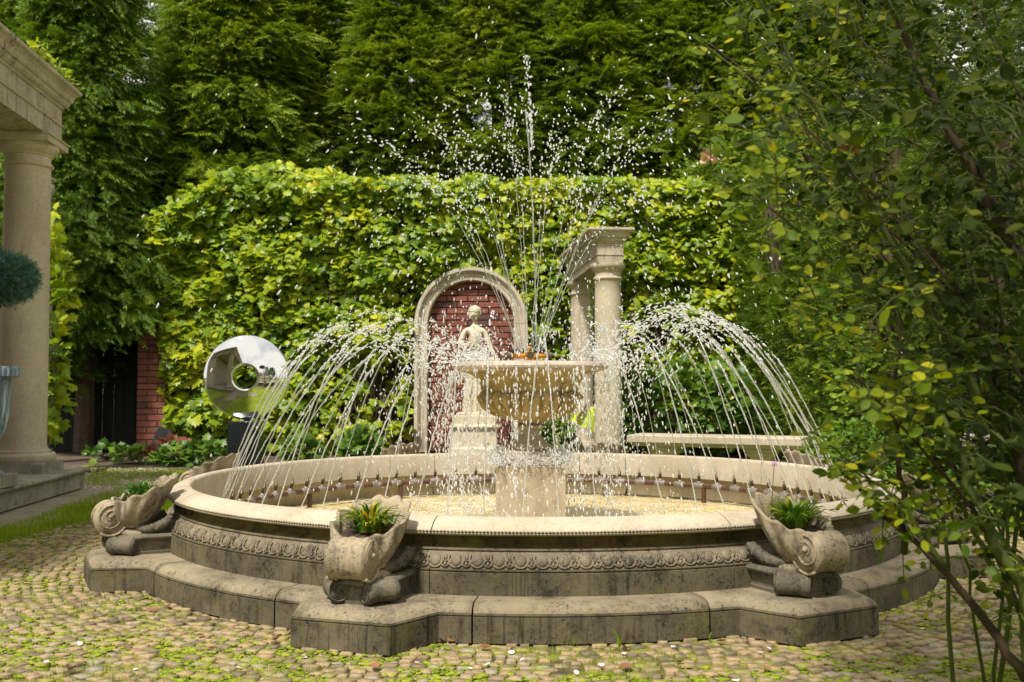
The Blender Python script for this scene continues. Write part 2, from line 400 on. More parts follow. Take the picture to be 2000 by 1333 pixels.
class MB:
    def __init__(s): s.v = []; s.f = []
    def add(s, V, Fs):
        o = len(s.v); s.v.extend([tuple(v) for v in V]); s.f.extend([[i + o for i in f] for f in Fs]); return s
    def box(s, x0, x1, y0, y1, z0, z1):
        V = [(x0, y0, z0), (x1, y0, z0), (x1, y1, z0), (x0, y1, z0), (x0, y0, z1), (x1, y0, z1), (x1, y1, z1), (x0, y1, z1)]
        return s.add(V, [[0, 3, 2, 1], [4, 5, 6, 7], [0, 1, 5, 4], [1, 2, 6, 5], [2, 3, 7, 6], [3, 0, 4, 7]])
    def tube(s, pts, rad, n=8, caps=True):
        V, Fs = tube_arr(pts, rad, n, caps); return s.add(V, Fs)
    def lathe(s, prof, n=32, c=(0, 0, 0), a0=0, a1=2 * pi, mod=None, caps=True):
        V, Fs = lathe_arr(prof, n, c, a0, a1, mod, caps); return s.add(V, Fs)
    def stack(s, poly, prof, cap=True):
        V, Fs = stack_arr(poly, prof, cap); return s.add(V, Fs)
    def mesh(s, name, smooth=False): return mesh_from(name, s.v, s.f, smooth)
    def obj(s, name, mat, parent=None, smooth=False, loc=(0, 0, 0), rot=(0, 0, 0)):
        return link(name, s.mesh(name, smooth), mat, parent, loc, rot)

def tube_arr(pts, rad, n=8, caps=True):
    pts = [Vector(p) for p in pts]; m = len(pts)
    if not hasattr(rad, '__len__'): rad = [rad] * m
    V = []; Fs = []
    up = Vector((0, 0, 1)); prev = None
    for i, p in enumerate(pts):
        t = (pts[min(i + 1, m - 1)] - pts[max(i - 1, 0)])
        if t.length < 1e-9: t = Vector((0, 0, 1))
        t.normalize()
        if prev is None:
            a = t.cross(up if abs(t.z) < 0.95 else Vector((1, 0, 0))).normalized()
        else:
            a = (prev - t * prev.dot(t))
            if a.length < 1e-6: a = t.cross(Vector((1, 0, 0)))
            a.normalize()
        prev = a; b = t.cross(a)
        for k in range(n):
            th = 2 * pi * k / n
            V.append(p + (a * cos(th) + b * sin(th)) * rad[i])
    for i in range(m - 1):
        for k in range(n):
            k2 = (k + 1) % n
            Fs.append([i * n + k, i * n + k2, (i + 1) * n + k2, (i + 1) * n + k])
    if caps:
        Fs.append(list(range(n))[::-1]); Fs.append([(m - 1) * n + k for k in range(n)])
    return V, Fs

def lathe_arr(prof, n=32, c=(0, 0, 0), a0=0.0, a1=2 * pi, mod=None, caps=True):
    """prof: (r, z). Angle a: a=0 points to -Y, positive towards +X. Partial sweeps get end caps."""
    full = abs(a1 - a0 - 2 * pi) < 1e-6
    cols = n if full else n + 1
    V = []; Fs = []
    for j, (r, z) in enumerate(prof):
        for i in range(cols):
            a = a0 + (a1 - a0) * i / n
            rr = r if mod is None else mod(r, z, a, j)
            V.append((c[0] + rr * sin(a), c[1] - rr * cos(a), c[2] + z))
    m = len(prof)
    for j in range(m - 1):
        for i in range(n):
            i2 = (i + 1) % cols
            Fs.append([j * cols + i, j * cols + i2, (j + 1) * cols + i2, (j + 1) * cols + i])
    if not full and caps:
        Fs.append([j * cols for j in range(m)]); Fs.append([j * cols + n for j in range(m)][::-1])
    if full and caps:
        if prof[-1][0] > 1e-4: Fs.append([(m - 1) * cols + i for i in range(cols)])
        if prof[0][0] > 1e-4: Fs.append([i for i in range(cols)][::-1])
    return V, Fs

def offset_poly(poly, off):
    n = len(poly); out = []
    for i in range(n):
        p0 = Vector(poly[i - 1]); p1 = Vector(poly[i]); p2 = Vector(poly[(i + 1) % n])
        d1 = (p1 - p0).normalized(); d2 = (p2 - p1).normalized()
        n1 = Vector((d1.y, -d1.x)); n2 = Vector((d2.y, -d2.x))
        b = n1 + n2
        k = off / max(0.35, (1 + n1.dot(n2)))
        out.append((p1.x + b.x * k, p1.y + b.y * k))
    return out

def stack_arr(poly, prof, cap=True):
    """poly: counter-clockwise plan; prof: (offset outward, z) from bottom to top"""
    V = []; Fs = []; n = len(poly)
    for off, z in prof:
        for (x, y) in offset_poly(poly, off): V.append((x, y, z))
    for j in range(len(prof) - 1):
        for i in range(n):
            i2 = (i + 1) % n
            Fs.append([j * n + i, j * n + i2, (j + 1) * n + i2, (j + 1) * n + i])
    if cap:
        Fs.append(list(range(n))[::-1]); Fs.append([(len(prof) - 1) * n + i for i in range(n)])
    return V, Fs

def rect(x0, x1, y0, y1): return [(x0, y0), (x1, y0), (x1, y1), (x0, y1)]

def rotmats(dirs, nrm, roll=None):
    """frames with local +Y along dirs, local +Z near nrm. (N,3,3) with columns X,Y,Z"""
    d = dirs / (np.linalg.norm(dirs, axis=1, keepdims=True) + 1e-9)
    x = np.cross(d, nrm); x /= (np.linalg.norm(x, axis=1, keepdims=True) + 1e-9)
    z = np.cross(x, d)
    if roll is not None:
        c = np.cos(roll)[:, None]; s_ = np.sin(roll)[:, None]
        x, z = x * c + z * s_, z * c - x * s_
    return np.stack([x, d, z], axis=2)

def scatter(tv, tf, pos, R, scale):
    """many copies of a template as arrays. tf (m,3)"""
    N = len(pos); k = len(tv)
    V = np.einsum('nij,kj->nki', R, tv) * scale[:, None, None] + pos[:, None, :]
    Fi = tf[None, :, :] + (np.arange(N) * k)[:, None, None]
    return V.reshape(-1, 3), Fi.reshape(-1, tf.shape[1])

def bez(p0, p1, p2, n=12):
    p0, p1, p2 = Vector(p0), Vector(p1), Vector(p2)
    return [(p0 * (1 - t) ** 2 + p1 * 2 * t * (1 - t) + p2 * t * t) for t in [i / n for i in range(n + 1)]]

def vn(v, s=1.0, off=0.0):
    return mnoise.noise(Vector((v[0] * s + off, v[1] * s + off * 0.7, v[2] * s - off)))

# leaf templates --------------------------------------------------
def tmpl_lobed():
    pts = [(0, 0), (0.30, -0.08), (0.52, 0.10), (0.36, 0.28), (0.62, 0.52), (0.34, 0.55), (0.30, 0.78), (0.14, 0.74), (0, 1.02)]
    out = pts + [(-x, y) for x, y in pts[-2:0:-1]]
    V = [(0, 0.38, 0.07)] + [(x, y, -0.10 * (x * x * 1.6 + (y - .4) ** 2)) for x, y in out]
    n = len(out); Fs = [(0, 1 + i, 1 + (i + 1) % n) for i in range(n)]
    return np.array(V) * [1, 1, 1], np.array(Fs)
def tmpl_oval():
    V = [(0, 0, 0), (0.22, 0.22, 0.03), (0.30, 0.5, 0.03), (0.2, 0.8, 0.01), (0, 1, -0.05), (-0.2, 0.8, 0.01), (-0.30, 0.5, 0.03), (-0.22, 0.22, 0.03), (0, 0.5, -0.04)]
    Fs = [(8, i, (i + 1) % 8) for i in range(8)]
    return np.array(V), np.array(Fs)
def tmpl_frond(n=7, seed=0):
    r = random.Random(seed); V = []; Fs = []
    def rh(bx, by, bz, ang, L, w, dz):
        dx, dy = sin(ang), cos(ang); i = len(V)
        V.extend([(bx, by, bz), (bx + dx * L * .45 + dy * w, by + dy * L * .45 - dx * w, bz + dz * .4),
                  (bx + dx * L, by + dy * L, bz + dz), (bx + dx * L * .45 - dy * w, by + dy * L * .45 + dx * w, bz + dz * .4)])
        Fs.extend([(i, i + 1, i + 2), (i, i + 2, i + 3)])
    for k in range(n):
        t = (k + 0.3) / n; y = t * 0.92; z = -0.25 * t * t
        L = (0.36 * (1 - t) ** 0.7 + 0.10) * r.uniform(.8, 1.2)
        for s in (-1, 1):
            rh(0, y, z, s * r.uniform(.55, .9), L, 0.028, -0.05)
            if k < n - 2:
                a = s * .7; rh(sin(a) * L * .45, y + cos(a) * L * .45, z, s * r.uniform(1.1, 1.5), L * .45, 0.022, -0.03)
                rh(sin(a) * L * .5, y + cos(a) * L * .5, z, s * r.uniform(-.1, .25), L * .45, 0.022, 0.02)
    rh(0, .75, -.16, 0, .35, .03, -.12)
    rh(0, 0, 0, 0, .8, .012, -.2)
    V = np.array(V); V[:, 2] += np.abs(V[:, 0]) * -0.25
    return V, np.array(Fs)
def tmpl_blade():
    return np.array([(-.5, 0, 0), (.5, 0, 0), (.3, .25, .55), (-.3, .25, .55), (0, .6, 1.0)]) * [0.07, 0.45, 1], np.array([(0, 1, 2), (0, 2, 3), (3, 2, 4)])
def tmpl_strap():
    V = []; Fs = []
    for i in range(5):
        t = i / 4; w = 0.055 * (1 - t ** 2.2) + 0.004
        y = t * .75; z = 0.62 * t - 0.45 * t ** 3
        V += [(-w, y, z + .012), (0, y, z), (w, y, z + .012)]
    for i in range(4):
        a = i * 3
        Fs += [(a, a + 1, a + 4), (a, a + 4, a + 3), (a + 1, a + 2, a + 5), (a + 1, a + 5, a + 4)]
    return np.array(V), np.array(Fs)
LOBED, OVAL, BLADE, STRAP = tmpl_lobed(), tmpl_oval(), tmpl_blade(), tmpl_strap()
FRONDS = [tmpl_frond(7, s) for s in range(4)]
FROND_S = [tmpl_frond(4, s + 9) for s in range(2)]
def tmpl_ico(sub=1):
    t = (1 + 5 ** .5) / 2
    V = [(-1, t, 0), (1, t, 0), (-1, -t, 0), (1, -t, 0), (0, -1, t), (0, 1, t), (0, -1, -t), (0, 1, -t), (t, 0, -1), (t, 0, 1), (-t, 0, -1), (-t, 0, 1)]
    Fs = [(0, 11, 5), (0, 5, 1), (0, 1, 7), (0, 7, 10), (0, 10, 11), (1, 5, 9), (5, 11, 4), (11, 10, 2), (10, 7, 6), (7, 1, 8),
          (3, 9, 4), (3, 4, 2), (3, 2, 6), (3, 6, 8), (3, 8, 9), (4, 9, 5), (2, 4, 11), (6, 2, 10), (8, 6, 7), (9, 8, 1)]
    V = np.array(V, float); V /= np.linalg.norm(V, axis=1, keepdims=True)
    return V, np.array(Fs)
ICO = tmpl_ico()

def unit(v): return v / (np.linalg.norm(v, axis=-1, keepdims=True) + 1e-9)

# ------------------------------------------------------------------ the ground
CX, CY = 0.10, 5.0            # centre of the fountain
def FP(a, r, t=0.0, z=0.0):
    """point by fountain polar: a degrees (0 = towards the camera, + to the right), r out, t sideways"""
    s_, c_ = sin(RD(a)), cos(RD(a))
    return Vector((CX + r * s_ + t * c_, CY - r * c_ + t * s_, z))

g = MB(); g.box(-120, 120, -120, 120, -1.0, -0.05)
tag(g.obj('ground', M['ground']), kind='structure')

def sheet(name, poly, z, mat):
    me = mesh_from(name, [(x, y, z) for x, y in poly], [list(range(len(poly)))])
    return tag(link(name, me, mat), kind='structure')

# lawn ring round the paved circle
RP = 2.78
V = []; Fs = []
na = 96
for i in range(na):
    a = 2 * pi * i / na
    wob = 0.06 * sin(a * 7) + 0.04 * sin(a * 13 + 1)
    V.append((CX + (RP + wob) * sin(a), CY - (RP + wob) * cos(a), -0.006))
for i in range(na):
    a = 2 * pi * i / na
    dx, dy = sin(a), -cos(a)
    far = 30 if dy < -0.1 else 8
    # the lawn stops in front of the wall
    if dy > 0.02: far = min(far, (9.6 - CY) / dy)
    V.append((CX + far * dx, CY + far * dy, -0.006))
for i in range(na):
    j = (i + 1) % na; Fs.append([i, na + i, na + j, j])
lawn = tag(link('lawn', mesh_from('lawn', V, [f[::-1] for f in Fs]), M['lawn']), kind='structure')
bp = [(CX + 2.95 * sin(2 * pi * i / 64), CY - 2.95 * cos(2 * pi * i / 64)) for i in range(64)]
pave = sheet('cobble_pavement', bp, -0.008, M['bed'])

# setts in rings round the fountain
def sett_mesh(seed, L=0.046, W=0.045):
    r = random.Random(seed); V = []; Fs = []
    cs = []
    for sx, sy in ((-1, -1), (1, -1), (1, 1), (-1, 1)):
        x = sx * L / 2 * r.uniform(.84, 1.02); y = sy * W / 2 * r.uniform(.84, 1.02)
        k = r.uniform(.05, .26)
        if sx * sy > 0: cs += [(x, y * (1 - k)), (x * (1 - k), y)][::-1] if False else [(x * (1 - k), y), (x, y * (1 - k))] if sy > 0 and sx < 0 else [(x, y * (1 - k)), (x * (1 - k), y)]
        else: cs += [(x * (1 - k), y), (x, y * (1 - k))]
    cs.sort(key=lambda p: atan2(p[1], p[0]))
    tilt = (r.uniform(-.05, .05), r.uniform(-.05, .05))
    for (s_, z) in ((1.0, -0.035), (1.0, -0.004), (0.955, -0.0005)):
        for x, y in cs: V.append((x * s_, y * s_, z + (x * tilt[0] + y * tilt[1]) * (z > -.03) + (r.uniform(-.0012, .0012) if z > -.03 else 0)))
    V.append((0, 0, 0.0004)); n = 8
    for j in range(2):
        for i in range(n): Fs.append((j * n + i, j * n + (i + 1) % n, (j + 1) * n + (i + 1) % n)); Fs.append((j * n + i, (j + 1) * n + (i + 1) % n, (j + 1) * n + i))
    for i in range(n): Fs.append((16 + i, 16 + (i + 1) % n, 24))
    return np.array(V), np.array(Fs)
SETTS = [sett_mesh(s) for s in range(10)]
SETT_ME = []
for k, (v, f) in enumerate(SETTS):
    me = mesh_from('cobblestone', v, f); me.materials.append(M['cobble']); SETT_ME.append(me)
setts = []
r = 1.80; ring = 0
while r < 2.80:
    w = 0.044 * random.uniform(.9, 1.1)
    a = random.random() * .03
    while a < 2 * pi:
        ln = 0.046 * random.uniform(.72, 1.35)
        aa = a + ln / 2 / r
        deg = (math.degrees(aa) + 180) % 360 - 180
        if abs(deg) < 112:
            p = FP(deg, r + w / 2 + random.uniform(-.009, .009))
            # worn gaps towards the lawn
            edge = (r - 2.45) / 0.35
            if random.random() > edge * 0.5 - 0.02:
                setts.append((p.x, p.y, random.uniform(-.007, .004), RD(deg) + random.gauss(0, .17), ln / 0.051 * random.uniform(.9, 1), w / 0.051 * random.uniform(.86, 1), random.randrange(10)))
        a += ln / r
    r += w
def vis(p):
    d = p[1]
    if d < 2.5: return 0
    px = 1000 + p[0] / d * F
    py = 755 + CH / d * F
    if not (-20 < px < 1800 and py < 1345): return 0
    return 1.0 / d
setts.sort(key=lambda s_: -vis(s_))
for s_ in setts[:300]:
    o = bpy.data.objects.new('cobblestone', SETT_ME[s_[6]]); COL.objects.link(o); o.parent = pave
    o.location = (s_[0], s_[1], s_[2]); o.rotation_euler = (0, 0, s_[3]); o.scale = (s_[4], s_[5], 1)
VV = []; FF = []; off = 0
for s_ in setts[300:]:
    v, f = SETTS[s_[6]]; c_, q = cos(s_[3]), sin(s_[3])
    x = v[:, 0] * s_[4]; y = v[:, 1] * s_[5]
    VV.append(np.stack([x * c_ - y * q + s_[0], x * q + y * c_ + s_[1], v[:, 2] + s_[2]], 1)); FF.append(f + off); off += len(v)
o = link('cobblestone_field', mesh_from('cobblestone_field', np.concatenate(VV), np.concatenate(FF)), M['cobble'], pave)
tag(o, kind='stuff')

# moss cushions and grass tufts in the joints
def in_view_ground(n, dmin, dmax, pxmin=-60, pxmax=2060):
    d = 1 / rng.uniform(1 / dmax, 1 / dmin, n); px = rng.uniform(pxmin, pxmax, n)
    return np.stack([(px - 1000) / F * d, d, np.zeros(n)], 1)
pts = in_view_ground(34000, 2.55, 6.0)
rr = np.hypot(pts[:, 0] - CX, pts[:, 1] - CY)
keep = []
for i, p in enumerate(pts):
    m_ = vn(p, 2.1) + .5 * vn(p, 6.0)
    lim = -0.02 - (rr[i] - 2.3) * .5 - (.25 if rr[i] < 1.93 else 0)
    if 1.85 < rr[i] < 2.95 and m_ > lim + random.uniform(-.1, .15): keep.append(i)
pts = pts[keep]
n = len(pts)
R = rotmats(np.tile([0., 1, 0], (n, 1)), np.tile([0., 0, 1], (n, 1)))
ang = rng.uniform(0, 2 * pi, n); c_, s_ = np.cos(ang), np.sin(ang)
Rz = np.zeros((n, 3, 3)); Rz[:, 0, 0] = c_ * rng.uniform(.7, 1.6, n); Rz[:, 0, 1] = -s_; Rz[:, 1, 0] = s_; Rz[:, 1, 1] = c_ * rng.uniform(.5, 1, n); Rz[:, 2, 2] = .28
pts[:, 2] = -0.004
v, f = scatter(ICO[0], ICO[1], pts, Rz, rng.uniform(.003, .017, n) * rng.uniform(.5, 1, n))
v += rng.normal(0, .0014, v.shape)
tag(link('moss', mesh_from('moss', v, f), M['mossy']), 'bright yellow-green moss cushions filling the joints between the cobbles', 'moss', kind='stuff')

def tufts(name, centres, per, h, mat, label, cat, spread=0.012, lean=0.6, w=1.0):
    n = len(centres) * per
    pos = np.repeat(np.array(centres), per, 0) + np.concatenate([rng.normal(0, spread, (n, 2)), np.zeros((n, 1))], 1)
    a = rng.uniform(0, 2 * pi, n); ln = rng.uniform(.3, 1, n) * lean
    up = np.stack([np.cos(a) * ln, np.sin(a) * ln, np.ones(n)], 1); up = unit(up)
    x = unit(np.cross(up, np.stack([np.cos(a), np.sin(a), np.zeros(n)], 1) + 1e-3)); y = np.cross(up, x)
    R = np.stack([x * w, y, up], 2)
    v, f = scatter(BLADE[0], BLADE[1], pos, R, rng.uniform(.5, 1.2, n) * h)
    o = link(name, mesh_from(name, v, f), mat)
    return tag(o, label, cat, kind='stuff')
cs = []
for p in in_view_ground(9000, 2.6, 7.5):
    r_ = math.hypot(p[0] - CX, p[1] - CY)
    if 1.9 < r_ < 2.95:
        m_ = vn(p, 1.7, 3.0) + .35 * vn(p, 5.0)
        if p[0] < -.5: m_ += .75 * max(0, (r_ - 2.05))
        if m_ > 0.20 + random.uniform(-.08, .2): cs.append((p[0], p[1], -.008))
tufts('grass_tufts', cs[:3200], 5, 0.024, M['grass'], 'small grass tufts sprouting between the cobbles', 'grass')
# lawn blades
cs = []
for (d0, d1, x0, x1, n_) in ((4.2, 6.6, -60, 420, 14000), (6.3, 10.0, 120, 460, 9000), (5.0, 9.0, 1820, 2060, 9000), (7.6, 10, 400, 1900, 1500), (4.2, 5.6, -80, 60, 3000)):
    for p in in_view_ground(n_, d0, d1, x0, x1):
        r_ = math.hypot(p[0] - CX, p[1] - CY)
        if r_ < RP - .04: continue
        if p[0] < -2.0:
            # edge of the slab path beside the pavilion
            ex = -2.93 - (p[1] - 6.1) * .095
            if p[0] < ex + .02 and p[1] < 8.0: continue
            if 7.9 < p[1] < 9.3 and vn(p, 1.3, 9) + vn(p, 4) * .4 > (-.05 if p[1] < 8.6 else .1) and p[0] < -2.75: continue
        if p[1] > 9.6: continue
        cs.append((p[0], p[1], -.008))
tufts('lawn_grass', cs, 3, 0.040, M['grass'], 'short bright green lawn grass around the paved circle', 'grass', 0.02, 0.8, 1.3)

# gravel and leaf litter patch behind the path
n = 2600
d = 1 / rng.uniform(1 / 9.8, 1 / 7.7, n); px = rng.uniform(120, 330, n)
pts = np.stack([(px - 1000) / F * d, d, np.full(n, -.004)], 1)
Rz = np.tile(np.eye(3), (n, 1, 1)) * rng.uniform(.5, 1.2, (n, 3, 1)); Rz[:, 2, 2] *= .6
v, f = scatter(ICO[0], ICO[1], pts, Rz, rng.uniform(.008, .022, n)); v += rng.normal(0, .002, v.shape)
M['gravel'] = leafmat('pale_gravel', [(0, (0.12, 0.09, 0.06)), (.5, (0.30, 0.25, 0.17)), (1, (0.45, 0.40, 0.30))], 0.0, 0.8, 0.3)
tag(link('gravel', mesh_from('gravel', v, f), M['gravel']), 'patch of pale gravel in the lawn behind the slab path', 'gravel', kind='stuff')

# ------------------------------------------------------------------ the fountain
PED = [27.3 + 45 * k for k in range(8)]                      # directions of the eight shell pedestals
PED = [((a + 180) % 360) - 180 for a in PED]
fountain = thing('fountain', 'large round stone fountain with carved basin wall and fluted central bowl', 'fountain', (CX, CY, 0))
def fl(o):                                                   # geometry is written in world space
    o.parent = fountain; o.matrix_parent_inverse = Matrix.Translation((-CX, -CY, 0)); return o
def fobj(mb, name, mat, smooth=False, label=None):
    o = mb.obj(name, mat, None, smooth); fl(o)
    if label: o['label'] = label
    return o

# plinth: a star-shaped outline; each block is one stone
def outline(a0, a1):
    """plan points between two directions, with the pedestal projections"""
    pts = []
    a = a0
    proj = []
    for p in PED + [PED[i] + 360 for i in range(8)] + [PED[i] - 360 for i in range(8)]:
        for (t, r) in ((-.245, 1.853), (-.168, 2.045), (.168, 2.045), (.245, 1.853)):
            proj.append((p + math.degrees(atan2(t, r)), math.hypot(t, r), p))
    half = math.degrees(atan2(.245, 1.853))
    for q in proj:
        if a0 - 1e-6 <= q[0] <= a1 + 1e-6: pts.append((q[0], q[1]))
    nst = max(2, int((a1 - a0) / 1.5))
    for i in range(nst + 1):
        aa = a0 + (a1 - a0) * i / nst
        if all(abs(((aa - p + 180) % 360) - 180) > half + .05 for p in PED): pts.append((aa, 1.869))
    pts.sort(); return pts
PLP = [(0.0, 0.0), (0.0, 0.080), (-0.0035, 0.081), (-0.0035, 0.084), (0.0, 0.085), (0.0, 0.088), (-0.004, 0.089), (-0.004, 0.0915),
       (-0.006, 0.097), (-0.012, 0.106), (-0.022, 0.1135), (-0.034, 0.118), (-0.05, 0.1195)]
def plinth_stone(a0, a1):
    pol = outline(a0, a1); n = len(pol)
    xy = [FP(a, r).xy for a, r in pol]
    nor = []
    for i in range(n):
        pa = xy[max(i - 1, 0)]; pb = xy[i]; pc = xy[min(i + 1, n - 1)]
        d1 = (pb - pa) if i > 0 else (pc - pb); d2 = (pc - pb) if i < n - 1 else (pb - pa)
        d1 = d1.normalized(); d2 = d2.normalized()
        n1 = Vector((d1.y, -d1.x)); n2 = Vector((d2.y, -d2.x)); b = (n1 + n2) / max(.4, 1 + n1.dot(n2)); nor.append(b)
    def build(prof, close_top, z_in):
        V = []; Fs = []
        for off, z in prof:
            for p, nr in zip(xy, nor): V.append((p.x + nr.x * off, p.y + nr.y * off, z))
        m = len(prof)
        if close_top:
            for (a, r) in pol: q = FP(a, 1.66); V.append((q.x, q.y, z_in))
            m += 1
        for j in range(m - 1):
            for i in range(n - 1):
                Fs.append([j * n + i, j * n + i + 1, (j + 1) * n + i + 1, (j + 1) * n + i])
        Fs.append([j * n for j in range(m)]); Fs.append([j * n + n - 1 for j in range(m)][::-1])
        return V, Fs
    o1 = MB().add(*build(PLP[:8], False, 0))
    o2 = MB().add(*build(PLP[7:], True, 0.12))
    a = fobj(o1, 'plinth_stone', M['drum'])
    b = o2.obj('plinth_moulding', M['plinthtop'], None, False); b.parent = a
    for poly in b.data.polygons: poly.use_smooth = len(poly.vertices) == 4
    return a
GAP = 0.09
for p in PED:
    plinth_stone(p - 10.8 + GAP, p + 10.8 - GAP)
    plinth_stone(p + 10.8 + GAP, p + 34.2 - GAP)

# drum, carved band, cavetto and coping, cut at the joints beside every pedestal
DRP = [(1.60, 0.10), (1.742, 0.10), (1.742, 0.192), (1.738, 0.194), (1.738, 0.197), (1.742, 0.199), (1.742, 0.202), (1.730, 0.204)]
BAND = [(1.730, 0.204), (1.729, 0.208), (1.722, 0.220), (1.708, 0.238), (1.694, 0.252), (1.690, 0.257), (1.696, 0.259), (1.696, 0.264), (1.688, 0.265)]
CAV = [(1.688, 0.265), (1.676, 0.272), (1.668, 0.282), (1.668, 0.292), (1.676, 0.302), (1.690, 0.308), (1.700, 0.309)]
COP = [(1.66, 0.308), (1.704, 0.308), (1.716, 0.311), (1.722, 0.316), (1.720, 0.3205), (1.7235, 0.323), (1.722, 0.328), (1.712, 0.337), (1.697, 0.347), (1.680, 0.355),
       (1.664, 0.360), (1.650, 0.3625), (1.638, 0.363), (1.629, 0.361), (1.623, 0.356), (1.620, 0.348), (1.618, 0.24), (1.617, 0.226), (1.624, 0.222), (1.66, 0.222)]
def arc_piece(name, prof, a0, a1, mat, mod=None, dens=0.8, smooth=True):
    n = max(3, int((a1 - a0) / dens))
    mb = MB().lathe(prof, n, (CX, CY, 0), RD(a0), RD(a1), mod)
    o = fobj(mb, name, mat)
    if smooth: shade_smooth_angle(o)
    return o
def shade_smooth_angle(o, ang=38):
    """smooth faces, sharp edges above an angle"""
    me = o.data
    import bmesh
    bm = bmesh.new(); bm.from_mesh(me)
    for f in bm.faces: f.smooth = len(f.verts) <= 4
    lim = RD(ang)
    for e in bm.edges:
        e.smooth = len(e.link_faces) == 2 and e.calc_face_angle(0) < lim
    bm.to_mesh(me); bm.free(); return o
def cop_mod(r, z, a, j):
    return r
for p in PED:
    for (a0, a1) in ((p - 5.4, p + 5.4), (p + 5.4, p + 39.6)):
        arc_piece('drum_stone', DRP, a0 + .05, a1 - .05, M['drum'])
        arc_piece('cavetto_stone', CAV, a0 + .05, a1 - .05, M['cavetto'])
        cs_ = arc_piece('coping_stone', COP, a0 + .07, a1 - .07, M['cream'])
band = fobj(MB().lathe(BAND, 240, (CX, CY, 0), caps=False), 'frieze_band', M['band']); shade_smooth_angle(band)

# egg-and-dart carving on the band: one egg with its collar and heart-shaped dart
def egg_mesh():
    mb = MB()
    W = 0.0705
    # local: X along the band, Z up the sloping face, Y outwards (negative = towards viewer)
    V = []; Fs = []
    nu, nv = 12, 4
    for j in range(nv + 1):
        ph = (pi / 2) * j / nv
        for i in range(nu):
            th = 2 * pi * i / nu
            V.append((0.019 * cos(th) * cos(ph), -0.013 * sin(ph) + .002, 0.030 + (0.022 * sin(th) - 0.002) * cos(ph)))
    for j in range(nv):
        for i in range(nu):
            i2 = (i + 1) % nu; Fs.append([j * nu + i, j * nu + i2, (j + 1) * nu + i2, (j + 1) * nu + i])
    mb.add(V, Fs)
    pts = [(0.027 * cos(t) * (1 + .05 * sin(t)), -0.004, 0.031 + 0.030 * sin(t)) for t in [RD(a) for a in range(150, 391, 20)]]
    mb.tube(pts, 0.0036, 6)
    # dart / heart between eggs
    hx = W / 2
    for s_ in (-1, 1):
        hp = [(hx + s_ * x, -0.005, z) for x, z in ((0, .002), (.010, .008), (.0155, .017), (.013, .025), (.006, .027), (.001, .021))]
        mb.tube(hp, [.0022, .0032, .0036, .0036, .003, .002], 5)
    mb.tube([(hx, -.004, .004), (hx, -.009, .012), (hx, -.005, .022)], [.002, .006, .002], 6)
    mb.tube([(hx, -.003, .026), (hx, -.004, .036), (hx, -.002, .050)], [.0025, .003, .0015], 5)
    return mb.mesh('egg_ornament', True)
egg = egg_mesh(); egg.materials.append(M['band'])
NE = 152
for i in range(NE):
    a = 360.0 * i / NE
    dd = min(abs(((a - p + 180) % 360) - 180) for p in PED)
    if dd < 3.2: continue
    o = bpy.data.objects.new('egg_ornament', egg); COL.objects.link(o)
    o.parent = band; o.matrix_parent_inverse = Matrix.Identity(4)
    q = FP(a, 1.731, 0, 0.205)
    o.location = (q.x, q.y, q.z)
    o.rotation_euler = (RD(-33), 0, RD(a)); o.rotation_mode = 'XYZ'
    o.scale = (1, 1, random.uniform(.96, 1.04))
# tiny bead row under the coping
n = 900
aa = np.linspace(0, 2 * pi, n, endpoint=False)
pts = np.stack([CX + 1.7235 * np.sin(aa), CY - 1.7235 * np.cos(aa), np.full(n, .3235)], 1)
v, f = scatter(ICO[0], ICO[1], pts, np.tile(np.eye(3), (n, 1, 1)), np.full(n, .0042))
o = link('bead_row', mesh_from('bead_row', v, f, True), M['band']); fl(o); o['kind'] = 'stuff'

# basin inside: wall and floor
IN = [(1.64, 0.225), (1.655, 0.221), (1.66, 0.05), (0.0, 0.045)]
mb = MB().lathe(IN[:3], 120, (CX, CY, 0), caps=False)
fobj(mb, 'basin_inner_wall', M['inner'], True)
# pool water: a real ring of wavelets
V = []; Fs = []; nr, nt_ = 60, 260
for j in range(nr + 1):
    r_ = 0.14 + (1.655 - 0.14) * j / nr
    for i in range(nt_):
        a = 2 * pi * i / nt_
        x, y = CX + r_ * sin(a), CY - r_ * cos(a)
        h = .006 * vn((x, y, 0), 9) + .004 * vn((x, y, 3), 24) + .0022 * vn((x, y, 5), 55)
        V.append((x, y, 0.098 + h * (1.5 - .5 * r_)))
for j in range(nr):
    for i in range(nt_):
        i2 = (i + 1) % nt_; Fs.append((j * nt_ + i, j * nt_ + i2, (j + 1) * nt_ + i2, (j + 1) * nt_ + i))
o = link('pool_water', mesh_from('pool_water', V, np.array(Fs), True), M['water'])
tag(o, kind='structure')
o['label'] = 'churned yellow-tinted water in the round stone basin'

# ---- shell pedestals: scroll block, volute, scallop shell
def spiral_pts(cx, cz, r0, r1, turns, y, n=40, sgn=1, ph=0):
    out = []
    for i in range(n + 1):
        t = i / n; r_ = r0 + (r1 - r0) * t; a = ph + sgn * turns * 2 * pi * t
        out.append((cx + r_ * cos(a), y, cz + r_ * sin(a)))
    return out
